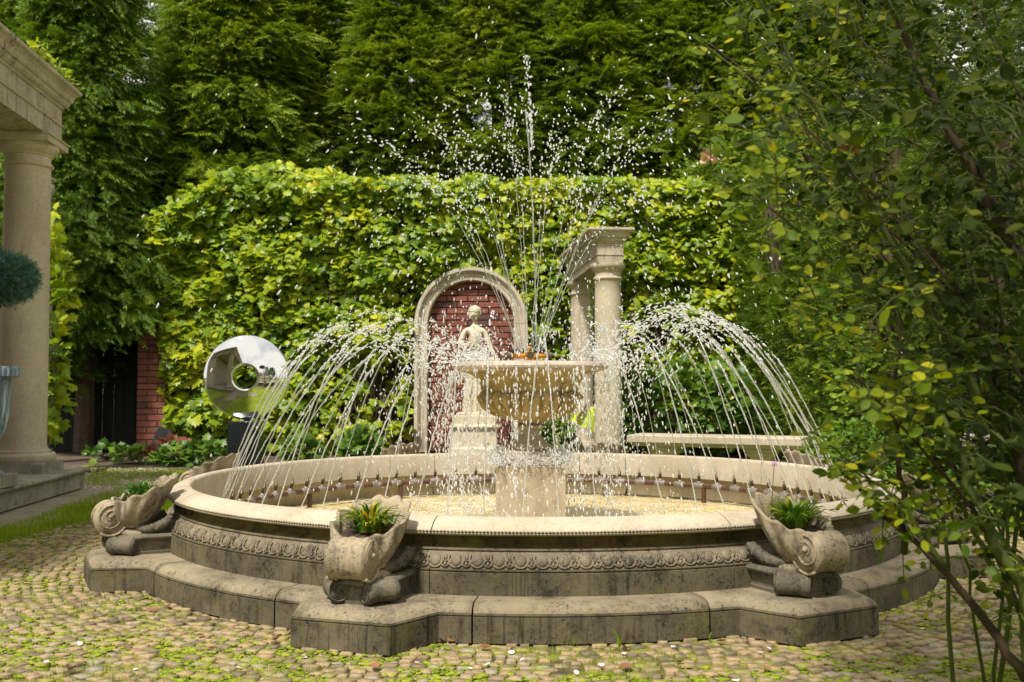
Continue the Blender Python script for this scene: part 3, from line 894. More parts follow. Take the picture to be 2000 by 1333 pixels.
# all in a local frame: X sideways, -Y outwards, origin on the fountain axis
def scroll_block():
    mb = MB()
    poly = [(-.105, -1.72), (-.105, -1.868), (-.036, -1.957), (.036, -1.957), (.105, -1.868), (.105, -1.72)]
    mb.stack(poly, [(-.006, .1195), (-.004, .132), (-.010, .134), (-.010, .176), (0.004, .180), (.012, .184), (.014, .190), (.010, .197), (-.004, .200)])
    # vertical fluting lines on the neck
    return mb.mesh('scroll_block')
def scroll_roll(side):
    """one rolled bolster along the slanted face"""
    mb = MB()
    ax = Vector((side * .069, .089, 0)).normalized()      # axis along the slant, going outwards-back
    c0 = Vector((side * .040, -1.960, .160)); L = .108
    nrm = Vector((side * ax.y, -abs(ax.x), 0)).normalized()
    pts = []; rad = []
    for k in range(15):
        t = k / 14; p = c0 + ax * (L * t) + nrm * .004
        r_ = .0385 - .004 * sin(pi * t)
        if k in (3, 11): r_ += .0022
        if k in (4, 10): r_ -= .0015
        if k in (0, 14): r_ *= .93
        pts.append(p); rad.append(r_)
    mb.tube(pts, rad, 20)
    # spiral on the end that frames the middle panel
    for (end, sg) in ((0, -1), (1, 1)):
        ce = c0 + ax * (L * end + sg * .0015) + nrm * .004
        sp = []
        for i in range(34):
            t = i / 33; r_ = .034 * (1 - t) + .004; a = side * (2.1 * 2 * pi * t) + pi / 2
            sp.append(ce + nrm * (r_ * cos(a)) + Vector((0, 0, r_ * sin(a))))
        mb.tube(sp, [.0034 * (1 - .4 * i / 33) for i in range(34)], 5)
        mb.tube([ce, ce + ax * (sg * .005)], [.006, .004], 8)
    return mb.mesh('scroll_roll', True)
def volute():
    mb = MB()
    c = (-1.962, .264)
    nst = 17; pts = []; rad = []
    for k in range(nst):
        t = k / (nst - 1) * 2 - 1; x = t * .064
        r_ = .0640 + .0065 * abs(t) ** 2.5 + (.002 if k in (2, nst - 3) else 0) - (.002 if k in (3, nst - 4, 8) else 0)
        if k in (0, nst - 1): r_ -= .004
        pts.append((x, c[0], c[1])); rad.append(r_)
    mb.tube(pts, rad, 36)
    for s_ in (-1, 1):
        sp = []
        for i in range(54):
            t = i / 53; r_ = .063 * (1 - t) ** .9 + .006; a = -2.3 * 2 * pi * t - .9
            sp.append((s_ * .0645, c[0] + r_ * cos(a) * -1, c[1] + .012 * t + r_ * sin(a)))
        mb.tube(sp, [.0055 * (1 - .5 * i / 53) for i in range(54)], 6)
        mb.tube([(s_ * .060, c[0], c[1] + .012), (s_ * .071, c[0], c[1] + .012), (s_ * .077, c[0], c[1] + .012)], [.012, .010, .004], 12)
        # leaf-like lobe curling from the volute back towards the wall
        for (p0, p1, p2, r0) in (((s_ * .050, c[0] + .03, .215), (s_ * .062, -1.87, .186), (s_ * .056, -1.80, .214), .020),
                                 ((s_ * .050, c[0] + .05, .245), (s_ * .064, -1.885, .228), (s_ * .056, -1.855, .236), .013)):
            b_ = bez(p0, p1, p2, 8); mb.tube(b_, [r0 * (.5 + .5 * sin(pi * (i + 1) / 10)) for i in range(9)], 8)
    return mb.mesh('volute', True)
def swag():
    mb = MB()
    for s_ in (-1, 1):
        b_ = bez((s_ * .052, -1.865, .222), (s_ * .085, -1.80, .205), (s_ * .098, -1.735, .262), 22)
        rad = [.016 + .006 * abs(sin(i * 1.15)) for i in range(23)]
        mb.tube(b_, rad, 10)
        for i in range(3, 22, 3):
            p = b_[i]; rr_ = .012
            v, f = ICO; q = v * rr_ * random.uniform(.8, 1.2) + np.array(p + Vector((s_ * .011, 0, .008 * sin(i))))
            mb.add(q.tolist(), f.tolist())
    return mb.mesh('shell_swag', True)
def shell_mesh():
    NU, NV = 144, 16
    s0, t0 = -1.832, 0.0
    hinge = Vector((0, s0 - .052, .205))
    V = []; Fs = []
    def rim(u):
        x = .120 * sin(u); y = s0 - .128 * cos(u)
        z = .378 - .052 * cos(u)
        return x, y, z
    lob = 11
    def pt(u, v, inner):
        x, y, z = rim(u)
        wv = cos(lob * u)
        q = cos(v * pi / 2) ** .46
        zf = (1 - v) ** 1.10
        k = 1 + .052 * wv * (1 - .55 * v) + .05 * max(0, 1 - v * 5) ** 2
        hx = hinge.x; hy = hinge.y + (s0 - hinge.y) * (1 - v) ** 1.5 * 1.0
        cxm, cym = hx, hy
        X = cxm + (x - 0) * q * k; Y = cym + (y - s0) * q * k
        Z = hinge.z + (z - hinge.z) * zf + .0070 * wv * (1 - v) ** 2
        Z += .0016 * sin(v * 95) * (not inner)
        if inner:
            X = cxm + (X - cxm) * .90; Y = cym + (Y - cym) * .90; Z -= .001 + .006 * (v > .02)
        return (X, Y, Z)
    for j in range(NV + 1):
        v = .98 * j / NV
        for i in range(NU): V.append(pt(2 * pi * i / NU, v, False))
    base = len(V); NI = 8
    for j in range(NI + 1):
        v = .55 * j / NI
        for i in range(NU): V.append(pt(2 * pi * i / NU, v, True))
    for j in range(NV):
        for i in range(NU):
            i2 = (i + 1) % NU; Fs.append([j * NU + i, (j + 1) * NU + i, (j + 1) * NU + i2, j * NU + i2])
    for j in range(NI):
        for i in range(NU):
            i2 = (i + 1) % NU; Fs.append([base + j * NU + i, base + j * NU + i2, base + (j + 1) * NU + i2, base + (j + 1) * NU + i])
    for i in range(NU):
        i2 = (i + 1) % NU; Fs.append([i, i2, base + i2, base + i])
    Fs.append([base + NI * NU + i for i in range(NU)])
    return mesh_from('shell', V, Fs, True)
def soil_mesh():
    V = []; n = 40
    V.append((0, -1.845, .332))
    for k, (q, dz) in enumerate(((.4, .004), (.84, -.006))):
        for i in range(n):
            u = 2 * pi * i / n; V.append((.128 * q * sin(u), -1.836 - .128 * q * cos(u), .330 - .034 * q * cos(u) * .9 + dz + .004 * vn((q * 9, u * 3, 0), 2)))
    Fs = [[0, 1 + i, 1 + (i + 1) % n] for i in range(n)] + [[1 + i, 1 + n + i, 1 + n + (i + 1) % n, 1 + (i + 1) % n] for i in range(n)]
    return mesh_from('soil', V, Fs, True)
ME = dict(block=scroll_block(), rollL=scroll_roll(-1), rollR=scroll_roll(1), vol=volute(), swag=swag(), shell=shell_mesh(), soil=soil_mesh())
for k, m_ in (('block', 'shell_dark'), ('rollL', 'shell_dark'), ('rollR', 'shell_dark'), ('vol', 'shell'), ('swag', 'shell_dark'), ('shell', 'shell'), ('soil', 'soil')):
    ME[k].materials.append(M[m_])
for p in PED:
    sh = bpy.data.objects.new('shell_planter', ME['shell']); COL.objects.link(sh); sh.parent = fountain
    sh.rotation_euler = (0, 0, RD(p))
    for nm, k in (('scroll_block', 'block'), ('scroll_roll', 'rollL'), ('scroll_roll', 'rollR'), ('volute', 'vol'), ('swag', 'swag'), ('soil', 'soil')):
        o = bpy.data.objects.new(nm, ME[k]); COL.objects.link(o); o.parent = sh
# plants in the shells
def strap_plant(a, label, mat, n=150, size=.122, group='strap-leaved plants in the shell planters', r=1.845, z=.332, spread=.045):
    c = FP(a, r, 0, z)
    root = thing('planter_plant', label, 'plant', c, group)
    az = rng.uniform(0, 2 * pi, n); el = rng.uniform(0.1, 1.15, n)
    off = np.stack([np.cos(az), np.sin(az), np.zeros(n)], 1) * (rng.uniform(0, 1, n)[:, None] ** .6) * spread
    d = np.stack([np.cos(az) * np.cos(el), np.sin(az) * np.cos(el), np.sin(el) * .75], 1)
    R = rotmats(d, np.tile([0., 0, 1], (n, 1)))
    v, f = scatter(STRAP[0], STRAP[1], off, R, rng.uniform(.65, 1.2, n) * size)
    k = len(STRAP[0]) ; nfirst = 60
    vv = v.reshape(n, k, 3)
    for i in range(nfirst // 3):
        link('leaf', mesh_from('leaf', vv[i], STRAP[1], True), mat, root)
    st = nfirst // 3
    v2 = vv[st:].reshape(-1, 3); f2 = (STRAP[1][None] + (np.arange(n - st) * k)[:, None, None]).reshape(-1, 3)
    o = link('leaf_mass', mesh_from('leaf_mass', v2, f2, True), mat, root); o['kind'] = 'stuff'
    return root
def pa(k): return min(PED, key=lambda p: abs(((p - k + 180) % 360) - 180))
strap_plant(pa(-17), 'green plant with orange and yellow leaf tips in the front left shell', M['strap'], 150)
strap_plant(pa(27), 'yellow-green strappy plant in the front right shell, just left of the rose canes', M['strap'], 190)
strap_plant(pa(-63), 'dark green glossy strappy plant in the shell at the far left edge of the basin', M['strapgreen'], 170, .10)
strap_plant(pa(72), 'yellowing plant in the shell behind the rose canes on the right', M['strap'], 130)
strap_plant(pa(-107), 'bright green tuft in the rear shell below the steel disc', M['strapgreen'], 100, .085)
strap_plant(pa(117), 'low green tuft in the rear right shell beside the bench end', M['strapgreen'], 60, .05)
strap_plant(pa(-152), 'small tuft in the rear shell in front of the brick niche', M['strapgreen'], 60, .055)
strap_plant(pa(162), 'small tuft in the rear shell at the foot of the pale column', M['strapgreen'], 40, .04)
# lilac flower on a thin stalk in the right front shell
fl0 = FP(pa(27), 1.80, -.06, .34)
fs = thing('lilac_flower', 'single round lilac flower on a long thin stalk above the right front shell', 'flower', fl0)
tip = P(1512, 909, fl0.y + .02) - fl0
MB().tube(bez((0, 0, 0), (tip.x * .2, 0, tip.z * .5), tip, 8), .0013, 5).obj('stalk', M['cane'], fs)
mb = MB()
for i in range(26):
    a = i * 2.4; e = random.uniform(.1, 1.4); d_ = Vector((cos(a) * cos(e), sin(a) * cos(e), sin(e) * .8))
    mb.tube([tip, tip + d_ * .009, tip + d_ * .013], [.001, .0028, .001], 5)
mb.obj('flower_head', M['lilac'], fs)

# ---- centre: block, stem, fluted bowl
BX = CX - .010
def clathe(name, prof, mat, n=48, mod=None, y=CY):
    mb = MB().lathe(prof, n, (BX, y, 0), mod=mod); o = fobj(mb, name, mat); shade_smooth_angle(o, 35); return o
hb = .168
mb = MB().stack(rect(BX - hb, BX + hb, CY - hb, CY + hb), [(-.002, .05), (0, .055), (0, .412), (-.004, .417)])
fobj(mb, 'centre_block', M['block'])
h2 = .130
mb = MB().stack(rect(BX - h2, BX + h2, CY - h2, CY + h2), [(0, .417), (.002, .42), (.002, .450), (-.006, .458), (-.006, .478), (-.018, .486)])
fobj(mb, 'stem_base', M['block'])
clathe('bowl_stem', [(.0, .482), (.105, .484), (.113, .492), (.113, .502), (.104, .510), (.088, .516), (.070, .532), (.058, .555), (.052, .575), (.056, .588), (.074, .594),
                     (.080, .602), (.074, .610), (.060, .614), (.062, .622), (.088, .630), (.0, .634)], M['block'])
def fl_mod(r, z, a, j):
    k = (a / (2 * pi) * 30) % 1.0
    lob = abs(sin(pi * k)) ** .6
    t = (z - .622) / (.764 - .622)
    return r * (0.86 + .17 * lob * min(1, 2.5 * t + .1) * (1 if t < .93 else .6))
fp = []
for i in range(15):
    t = i / 14
    fp.append((.078 + (.262 - .078) * sin(t * pi / 2) ** .9, .622 + .142 * (1 - cos(t * pi / 2)) ** .85))
fp += [(.258, .772), (.244, .776), (.22, .777)]
mb = MB().lathe(fp, 300, (BX, CY, 0), mod=fl_mod)
o = fobj(mb, 'fluted_bowl', M['bowl'], True)
clathe('bowl_neck', [(.10, .770), (.236, .774), (.240, .780), (.246, .786), (.247, .800), (.252, .818), (.266, .838), (.290, .856), (.330, .870), (.352, .876), (.10, .872)], M['bowl'], 72)
clathe('bowl_rim', [(.300, .872), (.358, .876), (.376, .880), (.388, .889), (.390, .900), (.384, .911), (.372, .918), (.352, .9215), (.338, .919), (.334, .905), (.30, .898), (0, .895)], M['bowlrim'], 96)
# water film standing in the bowl
mb = MB().lathe([(.336, .9125), (0.0, .914)], 64, (BX, CY, 0), caps=False)
o = mb.obj('bowl_water', M['stream'], None, True); tag(o, kind='structure')
# nozzle cross in the bowl
man = thing('nozzle_manifold', 'orange brass pipe cross with rows of small black nozzles above the bowl', 'pipe', (BX, CY, .93))
zc = .024
for k, (dx, dy) in enumerate(((1, .0), (0, 1))):
    mb = MB().tube([(-.098 * dx + -.0 * dy, -.098 * dy, zc), (.098 * dx, .098 * dy, zc)], .0145, 16); mb.obj('pipe', M['orangepipe'], man, True)
for (dx, dy) in ((1, 0), (-1, 0), (0, 1), (0, -1)):
    mb = MB().tube([(.09 * dx, .09 * dy, zc), (.112 * dx, .112 * dy, zc)], .0185, 14); mb.obj('end_cap', M['brass'], man)
    for q in range(4):
        u = .035 + q * .0165
        mb = MB().tube([(u * dx, u * dy, zc + .012), (u * dx, u * dy, zc + .027), (u * dx, u * dy, zc + .034)], [.006, .006, .003], 8); mb.obj('nozzle', M['black'], man)
MB().lathe([(.022, -.032), (.028, .01), (.026, .036), (.014, .044), (.010, .07), (0, .072)], 16).obj('hub', M['orangepipe'], man, True)

# ---- ring pipe with nozzles
NJ = 70; RR = 1.50; ZP = .197
ringp = thing('pipe_ring', 'ring of rusty water pipe with grey fittings and upright nozzles inside the basin', 'pipe', (CX, CY, 0))
def rp(a, r, z): return (r * sin(a), -r * cos(a), z)
tee = MB(); tee.tube([(-.034, 0, 0), (-.030, 0, 0), (.030, 0, 0), (.034, 0, 0)], [.0165, .0185, .0185, .0165], 12); tee.tube([(0, 0, 0), (0, 0, .028)], .0115, 10); tee = tee.mesh('tee_fitting', True); tee.materials.append(M['fitting'])
noz = MB(); noz.tube([(0, 0, .02), (0, .002, .045), (0, .004, .047), (0, .006, .062), (0, .0065, .064), (0, .008, .082)], [.0085, .0085, .0105, .0095, .006, .0035], 8); noz = noz.mesh('nozzle', True); noz.materials.append(M['brass'])
for i in range(NJ):
    a0 = 2 * pi * (i + .5) / NJ - pi; a1 = 2 * pi * (i + 1.5) / NJ - pi
    mb = MB().tube([rp(a0 + (a1 - a0) * k / 3, RR, ZP) for k in range(4)], .0155, 10, False); mb.obj('pipe_segment', M['pipe'], ringp, True)
    a = a0
    o = bpy.data.objects.new('tee_fitting', tee); COL.objects.link(o); o.parent = ringp; o.location = rp(a, RR, ZP); o.rotation_euler = (0, 0, a)
    o = bpy.data.objects.new('nozzle', noz); COL.objects.link(o); o.parent = ringp; o.location = rp(a, RR, ZP); o.rotation_euler = (random.uniform(-.12, .02), random.uniform(-.08, .08), a)
for i in range(14):
    a = 2 * pi * (i + .25) / 14
    MB().tube([rp(a, RR, .05), rp(a, RR, ZP)], .014, 8).obj('support_leg', M['pipe'], ringp)
lamp = thing('underwater_lamp', 'small grey pool lamp standing in the shallow water at the left', 'lamp', P(634, 975, 5.35))
lamp.location.z = .11
MB().lathe([(.018, -.03), (.03, -.01), (.034, .012), (.026, .02), (.0, .022)], 16).obj('lamp_head', M['fitting'], lamp, True, rot=(.6, .3, 0))
MB().tube([(0, 0, -.05), (0, 0, 0)], .008, 8).obj('lamp_foot', M['black'], lamp)

# ------------------------------------------------------------------ water jets and spray
G = 9.81
def drops_mesh(name, pos, vel, size, stretch, parent=None, mat=None):
    n = len(pos)
    d = unit(vel + rng.normal(0, .05, vel.shape)); ref = np.tile([.3, .2, .93], (n, 1)) + rng.normal(0, .3, (n, 3))
    R = rotmats(d, unit(ref)); R[:, :, 1] *= stretch[:, None]
    v, f = scatter(ICO[0], ICO[1], pos, R, size)
    me = mesh_from(name, v, f, True)
    return link(name, me, mat or M['drop'], parent)
def dm(*a_):
    o = drops_mesh(*a_); o['kind'] = 'stuff'; return o
for i in range(NJ):
    a = 2 * pi * (i + .5) / NJ - pi
    adeg = math.degrees(a)
    p0 = np.array(FP(adeg, RR - .010, 0, ZP + .085))
    land = rng.uniform(.05, .42)
    zt = 1.085 + rng.normal(0, .04) + (.05 if sin(a) > .3 else 0)
    vz = sqrt(2 * G * (zt - p0[2])); vh = rng.uniform(1.15, 1.95)
    T = vz / G + sqrt(2 * (zt - .93) / G)
    if RR - vh * T > .40: T = min(vz / G + sqrt(2 * (zt - .10) / G), (RR - .10) / vh)
    dirn = np.array([-sin(a), cos(a), 0]) + np.array([cos(a), sin(a), 0]) * rng.normal(0, .12)
    def at_t(t): return p0 + dirn * (vh * t) + np.array([0, 0, vz * t - .5 * G * t * t])
    root = bpy.data.objects.new('water_jet', None); COL.objects.link(root); root.location = p0
    side = 'left' if adeg < -40 and adeg > -140 else ('right' if 40 < adeg < 140 else ('far' if abs(adeg) >= 140 else 'near'))
    q_ = abs(adeg)
    if side == 'left': w_ = 'over the near left part of the pool' if q_ < 75 else ('in front of the steel disc' if q_ < 112 else 'against the vine left of the niche')
    elif side == 'right': w_ = 'over the near right part of the pool' if q_ < 75 else ('beside the rose bush' if q_ < 112 else 'in front of the stone bench')
    elif side == 'far': w_ = 'behind the bowl, against the brick niche' if adeg < 0 else 'behind the bowl, against the pale columns'
    else: w_ = 'crossing left of the centre block' if adeg < 0 else 'crossing right of the centre block'
    tag(root, 'thin arching water jet from the pipe ring ' + w_, 'water jet', 'ring jets ' + w_)
    tb = vz / G * rng.uniform(.50, .72)
    ts = np.linspace(0, tb, 22)
    wob = rng.normal(0, .0012, (22, 3))
    pts = [tuple(at_t(t) + wob[k] - p0) for k, t in enumerate(ts)]
    rad = [.0016 + .0014 * k / 21 + .0009 * abs(sin(k * 2.1 + i)) for k in range(22)]
    MB().tube(pts, rad, 6).obj('stream', M['stream'], root, True)
    nd = int(rng.uniform(85, 115)) if 40 < abs(adeg) < 138 else int(rng.uniform(18, 34))
    tt = tb * .85 + (T - tb * .85) * np.sort(rng.uniform(0, 1, nd) ** 1.35)
    sp = (.003 + .034 * np.clip((tt - tb) / (T - tb), 0, 1) ** 1.3)[:, None]
    pos = np.array([at_t(t) for t in tt]) - p0 + rng.normal(0, 1, (nd, 3)) * sp * .75
    vel = np.array([dirn * vh + np.array([0, 0, vz - G * t]) for t in tt])
    dm('droplets', pos, vel, rng.uniform(.0018, .0043, nd), 1.4 + rng.uniform(0, 3.2, nd) * np.clip(np.linalg.norm(vel, axis=1) / 2.6, .2, 1), root)
# central jet
cj = thing('water_jet', 'tall vertical water jet shooting from the middle of the bowl above the hedge', 'water jet', (BX + .03, CY, 1.0))
top = 2.47 - 1.0
pts = [(.0012 * sin(k) - .0495 * (k / 24) ** 2, 0, top * .82 * k / 24) for k in range(25)]
MB().tube(pts, [.0028 + .0014 * abs(sin(k * 1.9)) for k in range(25)], 7).obj('stream', M['stream'], cj, True)
n = 130; u = rng.uniform(.62, 1, n)
pos = np.stack([-.045 * u ** 2 + rng.normal(0, .003 + .010 * (u - .5), n), rng.normal(0, .01, n), top * u ** .8], 1)
dm('droplets', pos, np.tile([0., 0, 1], (n, 1)), rng.uniform(.0025, .0062, n), rng.uniform(1, 2.0, n), cj)
n = 14
dm('droplets', np.stack([-.05 + rng.normal(0, .012, n), rng.normal(0, .008, n), np.full(n, top + .005)], 1), np.tile([1., 0, 0], (n, 1)), rng.uniform(.004, .008, n), rng.uniform(1, 1.8, n), cj)
# fan jets out of the manifold
NFJ = 16
fallp = []; fallv = []
for i in range(NFJ):
    a = 2 * pi * (i + .3) / NFJ
    el = RD(rng.uniform(66, 80)); v0 = rng.uniform(4.35, 5.0)
    p0 = np.array([BX + .06 * cos(a), CY + .06 * sin(a), .975])
    d0 = np.array([cos(a) * cos(el), sin(a) * cos(el), sin(el)]) * v0
    root = bpy.data.objects.new('water_jet', None); COL.objects.link(root); root.location = p0
    tag(root, 'thin slanting jet leaning %s out of the bowl beside the tall centre jet' % ('left' if cos(a) < 0 else 'right'), 'water jet', 'fan jets leaning %s' % ('left' if cos(a) < 0 else 'right'))
    T = d0[2] / G * 2
    ts = np.linspace(0, T * .22, 18)
    pts = [tuple(d0 * t - np.array([0, 0, .5 * G * t * t]) + rng.normal(0, .0014, 3)) for t in ts]
    MB().tube(pts, [.0014 + .0009 * abs(sin(k * 1.7 + i)) for k in range(18)], 6).obj('stream', M['stream'], root, True)
    nd = 42; tt = T * (.2 + .3 * rng.uniform(0, 1, nd))
    pos = d0 * tt[:, None] - np.stack([0 * tt, 0 * tt, .5 * G * tt ** 2], 1) + rng.normal(0, 1, (nd, 3)) * (.004 + .03 * (tt / T)[:, None])
    vel = d0 - np.stack([0 * tt, 0 * tt, G * tt], 1)
    dm('droplets', pos, vel, rng.uniform(.0024, .0052, nd), rng.uniform(1.0, 2.6, nd), root)
    # what the fan becomes: an umbrella of drops
    nd = 50; tt = T * (.40 + .62 * rng.uniform(0, 1, nd) ** .8)
    sc_ = rng.uniform(.75, 1.15, nd)[:, None] * np.array([1, 1, .985])
    pos = p0 + d0 * sc_ * tt[:, None] - np.stack([0 * tt, 0 * tt, .5 * G * tt ** 2], 1) + rng.normal(0, .035, (nd, 3))
    fallp.append(pos); fallv.append(vel[:1].repeat(nd, 0) * 0 + d0 - np.stack([0 * tt, 0 * tt, G * tt], 1))
# umbrella of rings of drops
nd = 1000
a = rng.uniform(0, 2 * pi, nd); rr_ = np.abs(rng.normal(.50, .20, nd)); ring_ = rng.integers(0, 5, nd)
z = 2.24 - .62 * (rr_ - .05) ** 2 - ring_ * .085 + .05 * np.sin(a * 5 + ring_ * 2) + rng.normal(0, .02, nd)
pos = np.stack([BX + rr_ * np.cos(a), CY + rr_ * np.sin(a), z], 1)
kp = (np.sin(a * 7 + ring_) + .8 * np.sin(a * 3 + rr_ * 9)) > -.5
pos = pos[kp]; nd = len(pos)
vel = np.stack([np.cos(a[kp]) * .8, np.sin(a[kp]) * .8, -1.2 * np.ones(nd)], 1)
o = drops_mesh('spray_umbrella', pos, vel, rng.uniform(.0022, .0056, nd), rng.uniform(1, 1.8, nd))
tag(o, 'umbrella of scattered water drops high above the bowl', 'spray', kind='stuff')
pos = np.concatenate(fallp); vel = np.concatenate(fallv); k = pos[:, 2] > .15; pos, vel = pos[k], vel[k]; n = len(pos)
o = drops_mesh('falling_drops', pos, vel, rng.uniform(.0022, .0046, n), rng.uniform(1.2, 4.2, n))
tag(o, 'scattered drops falling back around the fan of jets', 'spray', kind='stuff')
# general rain over and around the basin
n = 1500
a = rng.uniform(0, 2 * pi, n); rr_ = 1.25 * np.sqrt(rng.uniform(0, 1, n)) * rng.uniform(.55, 1, n)
pos = np.stack([BX + rr_ * np.cos(a), CY + rr_ * np.sin(a), .12 + 1.65 * rng.uniform(0, 1, n) ** 1.1 * (1 - .35 * rr_)], 1)
o = drops_mesh('water_drops', pos, np.stack([np.cos(a) * .5, np.sin(a) * .5, -3 * np.ones(n)], 1), rng.uniform(.0014, .0036, n), rng.uniform(1.5, 4.6, n))
tag(o, 'fine falling drops filling the air above the basin', 'spray', kind='stuff')
# splash where the jets meet the bowl edge
n = 3300
a = rng.uniform(0, 2 * pi, n); rr_ = np.abs(rng.normal(.36, .15, n))
frt = np.clip(-np.sin(a), 0, 1)
z = .925 + np.abs(rng.normal(0, .075, n)) * (1.15 - .55 * frt * (rr_ < .5)) - np.clip(rr_ - .36, 0, 1) * .55 * rng.uniform(0, 1, n)
pos = np.stack([BX + rr_ * np.cos(a), CY + rr_ * np.sin(a), z], 1)
k = (vn_ := np.array([vn(p, 4.5) for p in pos])) > -.12
k &= ~((np.abs(pos[:, 0] - BX + .01) < .20) & (rng.uniform(0, 1, n) < .88)) & ~((np.abs(pos[:, 0] - BX + .25) < .06) & (pos[:, 2] > 1.0) & (rng.uniform(0, 1, n) < .6))
pos = pos[k]; a = a[k]; n = len(pos)
o = drops_mesh('bowl_splash', pos, np.stack([np.cos(a), np.sin(a), rng.normal(0, 1, n)], 1), rng.uniform(.0018, .0052, n), rng.uniform(1, 3.2, n))
tag(o, 'white splash of drops where the jets strike the bowl rim', 'spray', kind='stuff')
# curtain running off the bowl rim, and splash on the block
n = 2600
a = rng.uniform(0, 2 * pi, n); a = a + .12 * np.sin(a * 9); rr_ = .385 + np.abs(rng.normal(0, .05, n))
z = .88 - rng.uniform(0, 1, n) ** 1.2 * .76
pos = np.stack([BX + rr_ * np.cos(a), CY + rr_ * np.sin(a), z], 1)
o = drops_mesh('dripping_water', pos, np.stack([np.cos(a) * .3, np.sin(a) * .3, -2.5 * np.ones(n)], 1), rng.uniform(.0016, .0042, n), rng.uniform(1.4, 5, n))
tag(o, 'water dripping off the bowl rim into the basin', 'spray', kind='stuff')
n = 3000
s_ = rng.integers(0, 4, n); u = rng.uniform(-1, 1, n) * .18
ex = np.where(s_ == 0, u, np.where(s_ == 1, u, np.where(s_ == 2, .17, -.17))); ey = np.where(s_ == 0, -.17, np.where(s_ == 1, .17, u))
pos = np.stack([BX + ex + rng.normal(0, .022, n), CY + ey + rng.normal(0, .022, n), .42 + np.abs(rng.normal(0, .035, n))], 1)
o = drops_mesh('block_splash', pos, rng.normal(0, 1, (n, 3)), rng.uniform(.0016, .0042, n), rng.uniform(1, 2, n))
tag(o, 'fine white splash on top of the square centre block', 'spray', kind='stuff')
n = 3800
a = rng.uniform(0, 2 * pi, n); rr_ = rng.uniform(.2, 1.25, n)
pos = np.stack([BX + rr_ * np.cos(a), CY + rr_ * np.sin(a), .103 + np.abs(rng.normal(0, .012, n))], 1)
o = drops_mesh('pool_splash', pos, np.stack([0 * a, 0 * a, 1 + 0 * a], 1), rng.uniform(.0014, .0045, n), rng.uniform(.8, 2.6, n))
tag(o, 'splash crowns where drops hit the pool surface', 'spray', kind='stuff')

# ------------------------------------------------------------------ brick wall with niche, arch, statue
WD = 12.60
AX = P(920, 632, 12.2).x; ASP = P(920, 632, 12.2).z     # arch centre and spring height
wall = thing('brick_wall', 'high brick garden wall hidden under the yellow-green climbing vine', 'wall', (0, WD, 0))
mb = MB(); mb.box(-4.2, 3.2, .02, .30, -.06, 3.28); mb.obj('wall_body', M['mortar'], wall)
mb = MB(); mb.box(-4.0, 3.25, -.05, .36, 3.28, 3.345); mb.obj('coping', M['board_shade'], wall)
bk = MB(); bk.stack(rect(-.125, .125, 0, .02), [(0, -.0325), (0, .0325)]); 
def brick_me(L):
    mb = MB(); w, h = L / 2, .0325
    V = [(-w, .05, -h), (w, .05, -h), (w, .05, h), (-w, .05, h), (-w, .004, -h), (w, .004, -h), (w, .004, h), (-w, .004, h),
         (-w + .004, 0, -h + .004), (w - .004, 0, -h + .004), (w - .004, 0, h - .004), (-w + .004, 0, h - .004)]
    Fs = [[8, 9, 10, 11]] + [[4 + i, 4 + (i + 1) % 4, 8 + (i + 1) % 4, 8 + i] for i in range(4)] + [[i, (i + 1) % 4, 4 + (i + 1) % 4, 4 + i] for i in range(4)]
    mb.add(V, Fs); me = mb.mesh('brick'); me.materials.append(M['brick']); return me
BR = {round(l, 3): brick_me(l) for l in (.25, .12, .17, .06)}
def brick_panel(parent, x0, x1, z0, z1, y, clip=None, limit=300):
    c = 0; row = 0; z = z0 + .0385
    while z < z1:
        x = x0 - (0 if row % 2 == 0 else .13)
        while x < x1:
            a0, a1 = max(x, x0), min(x + .25, x1)
            L = a1 - a0
            if L > .05:
                cx_ = (a0 + a1) / 2
                if clip is None or clip(cx_, z):
                    key = min(BR, key=lambda q: abs(q - L))
                    o = bpy.data.objects.new('brick', BR[key]); COL.objects.link(o); o.parent = parent
                    o.location = (cx_, y + random.uniform(-.003, .003), z); o.scale = (L / key, 1, 1); c += 1
            x += .26
        z += .077; row += 1
    return c
brick_panel(wall, AX - .56, AX + .56, 0.0, ASP + .56, -.30, lambda x, z: z < ASP or math.hypot(x - AX, z - ASP) < .62)
# arch surround
arch = thing('stone_arch', 'round-headed moulded stone arch framing the brick niche', 'arch', (AX, 12.25, 0))
MB().box(AX - .56, AX + .56, -.262, .02, -.05, ASP + .52).obj('niche_back', M['mortar'], wall)
ro, ri = .690, .525
# cross-section (radius, y): stepped moulding
sec = [(ri, .10), (ri, -.02), (ri + .012, -.045), (ri + .055, -.050), (ri + .062, -.060), (ri + .070, -.050), (ri + .085, -.048), (ri + .110, -.085), (ri + .125, -.10), (ro, -.10), (ro, .10)]
def arch_sweep(a0, a1, n):
    V = []; Fs = []; m_ = len(sec)
    for i in range(n + 1):
        t = a0 + (a1 - a0) * i / n
        for r_, y in sec: V.append((r_ * cos(t), y, ASP + r_ * sin(t)))
    for i in range(n):
        for j in range(m_ - 1): Fs.append([i * m_ + j, (i + 1) * m_ + j, (i + 1) * m_ + j + 1, i * m_ + j + 1])
    Fs.append(list(range(m_))); Fs.append([n * m_ + j for j in range(m_)][::-1])
    return V, Fs
for (a0, a1) in ((.2, 59.8), (60.2, 119.8), (120.2, 179.8)):
    o = MB().add(*arch_sweep(RD(a0), RD(a1), 24)).obj('voussoir', M['arch'], arch); shade_smooth_angle(o, 30)
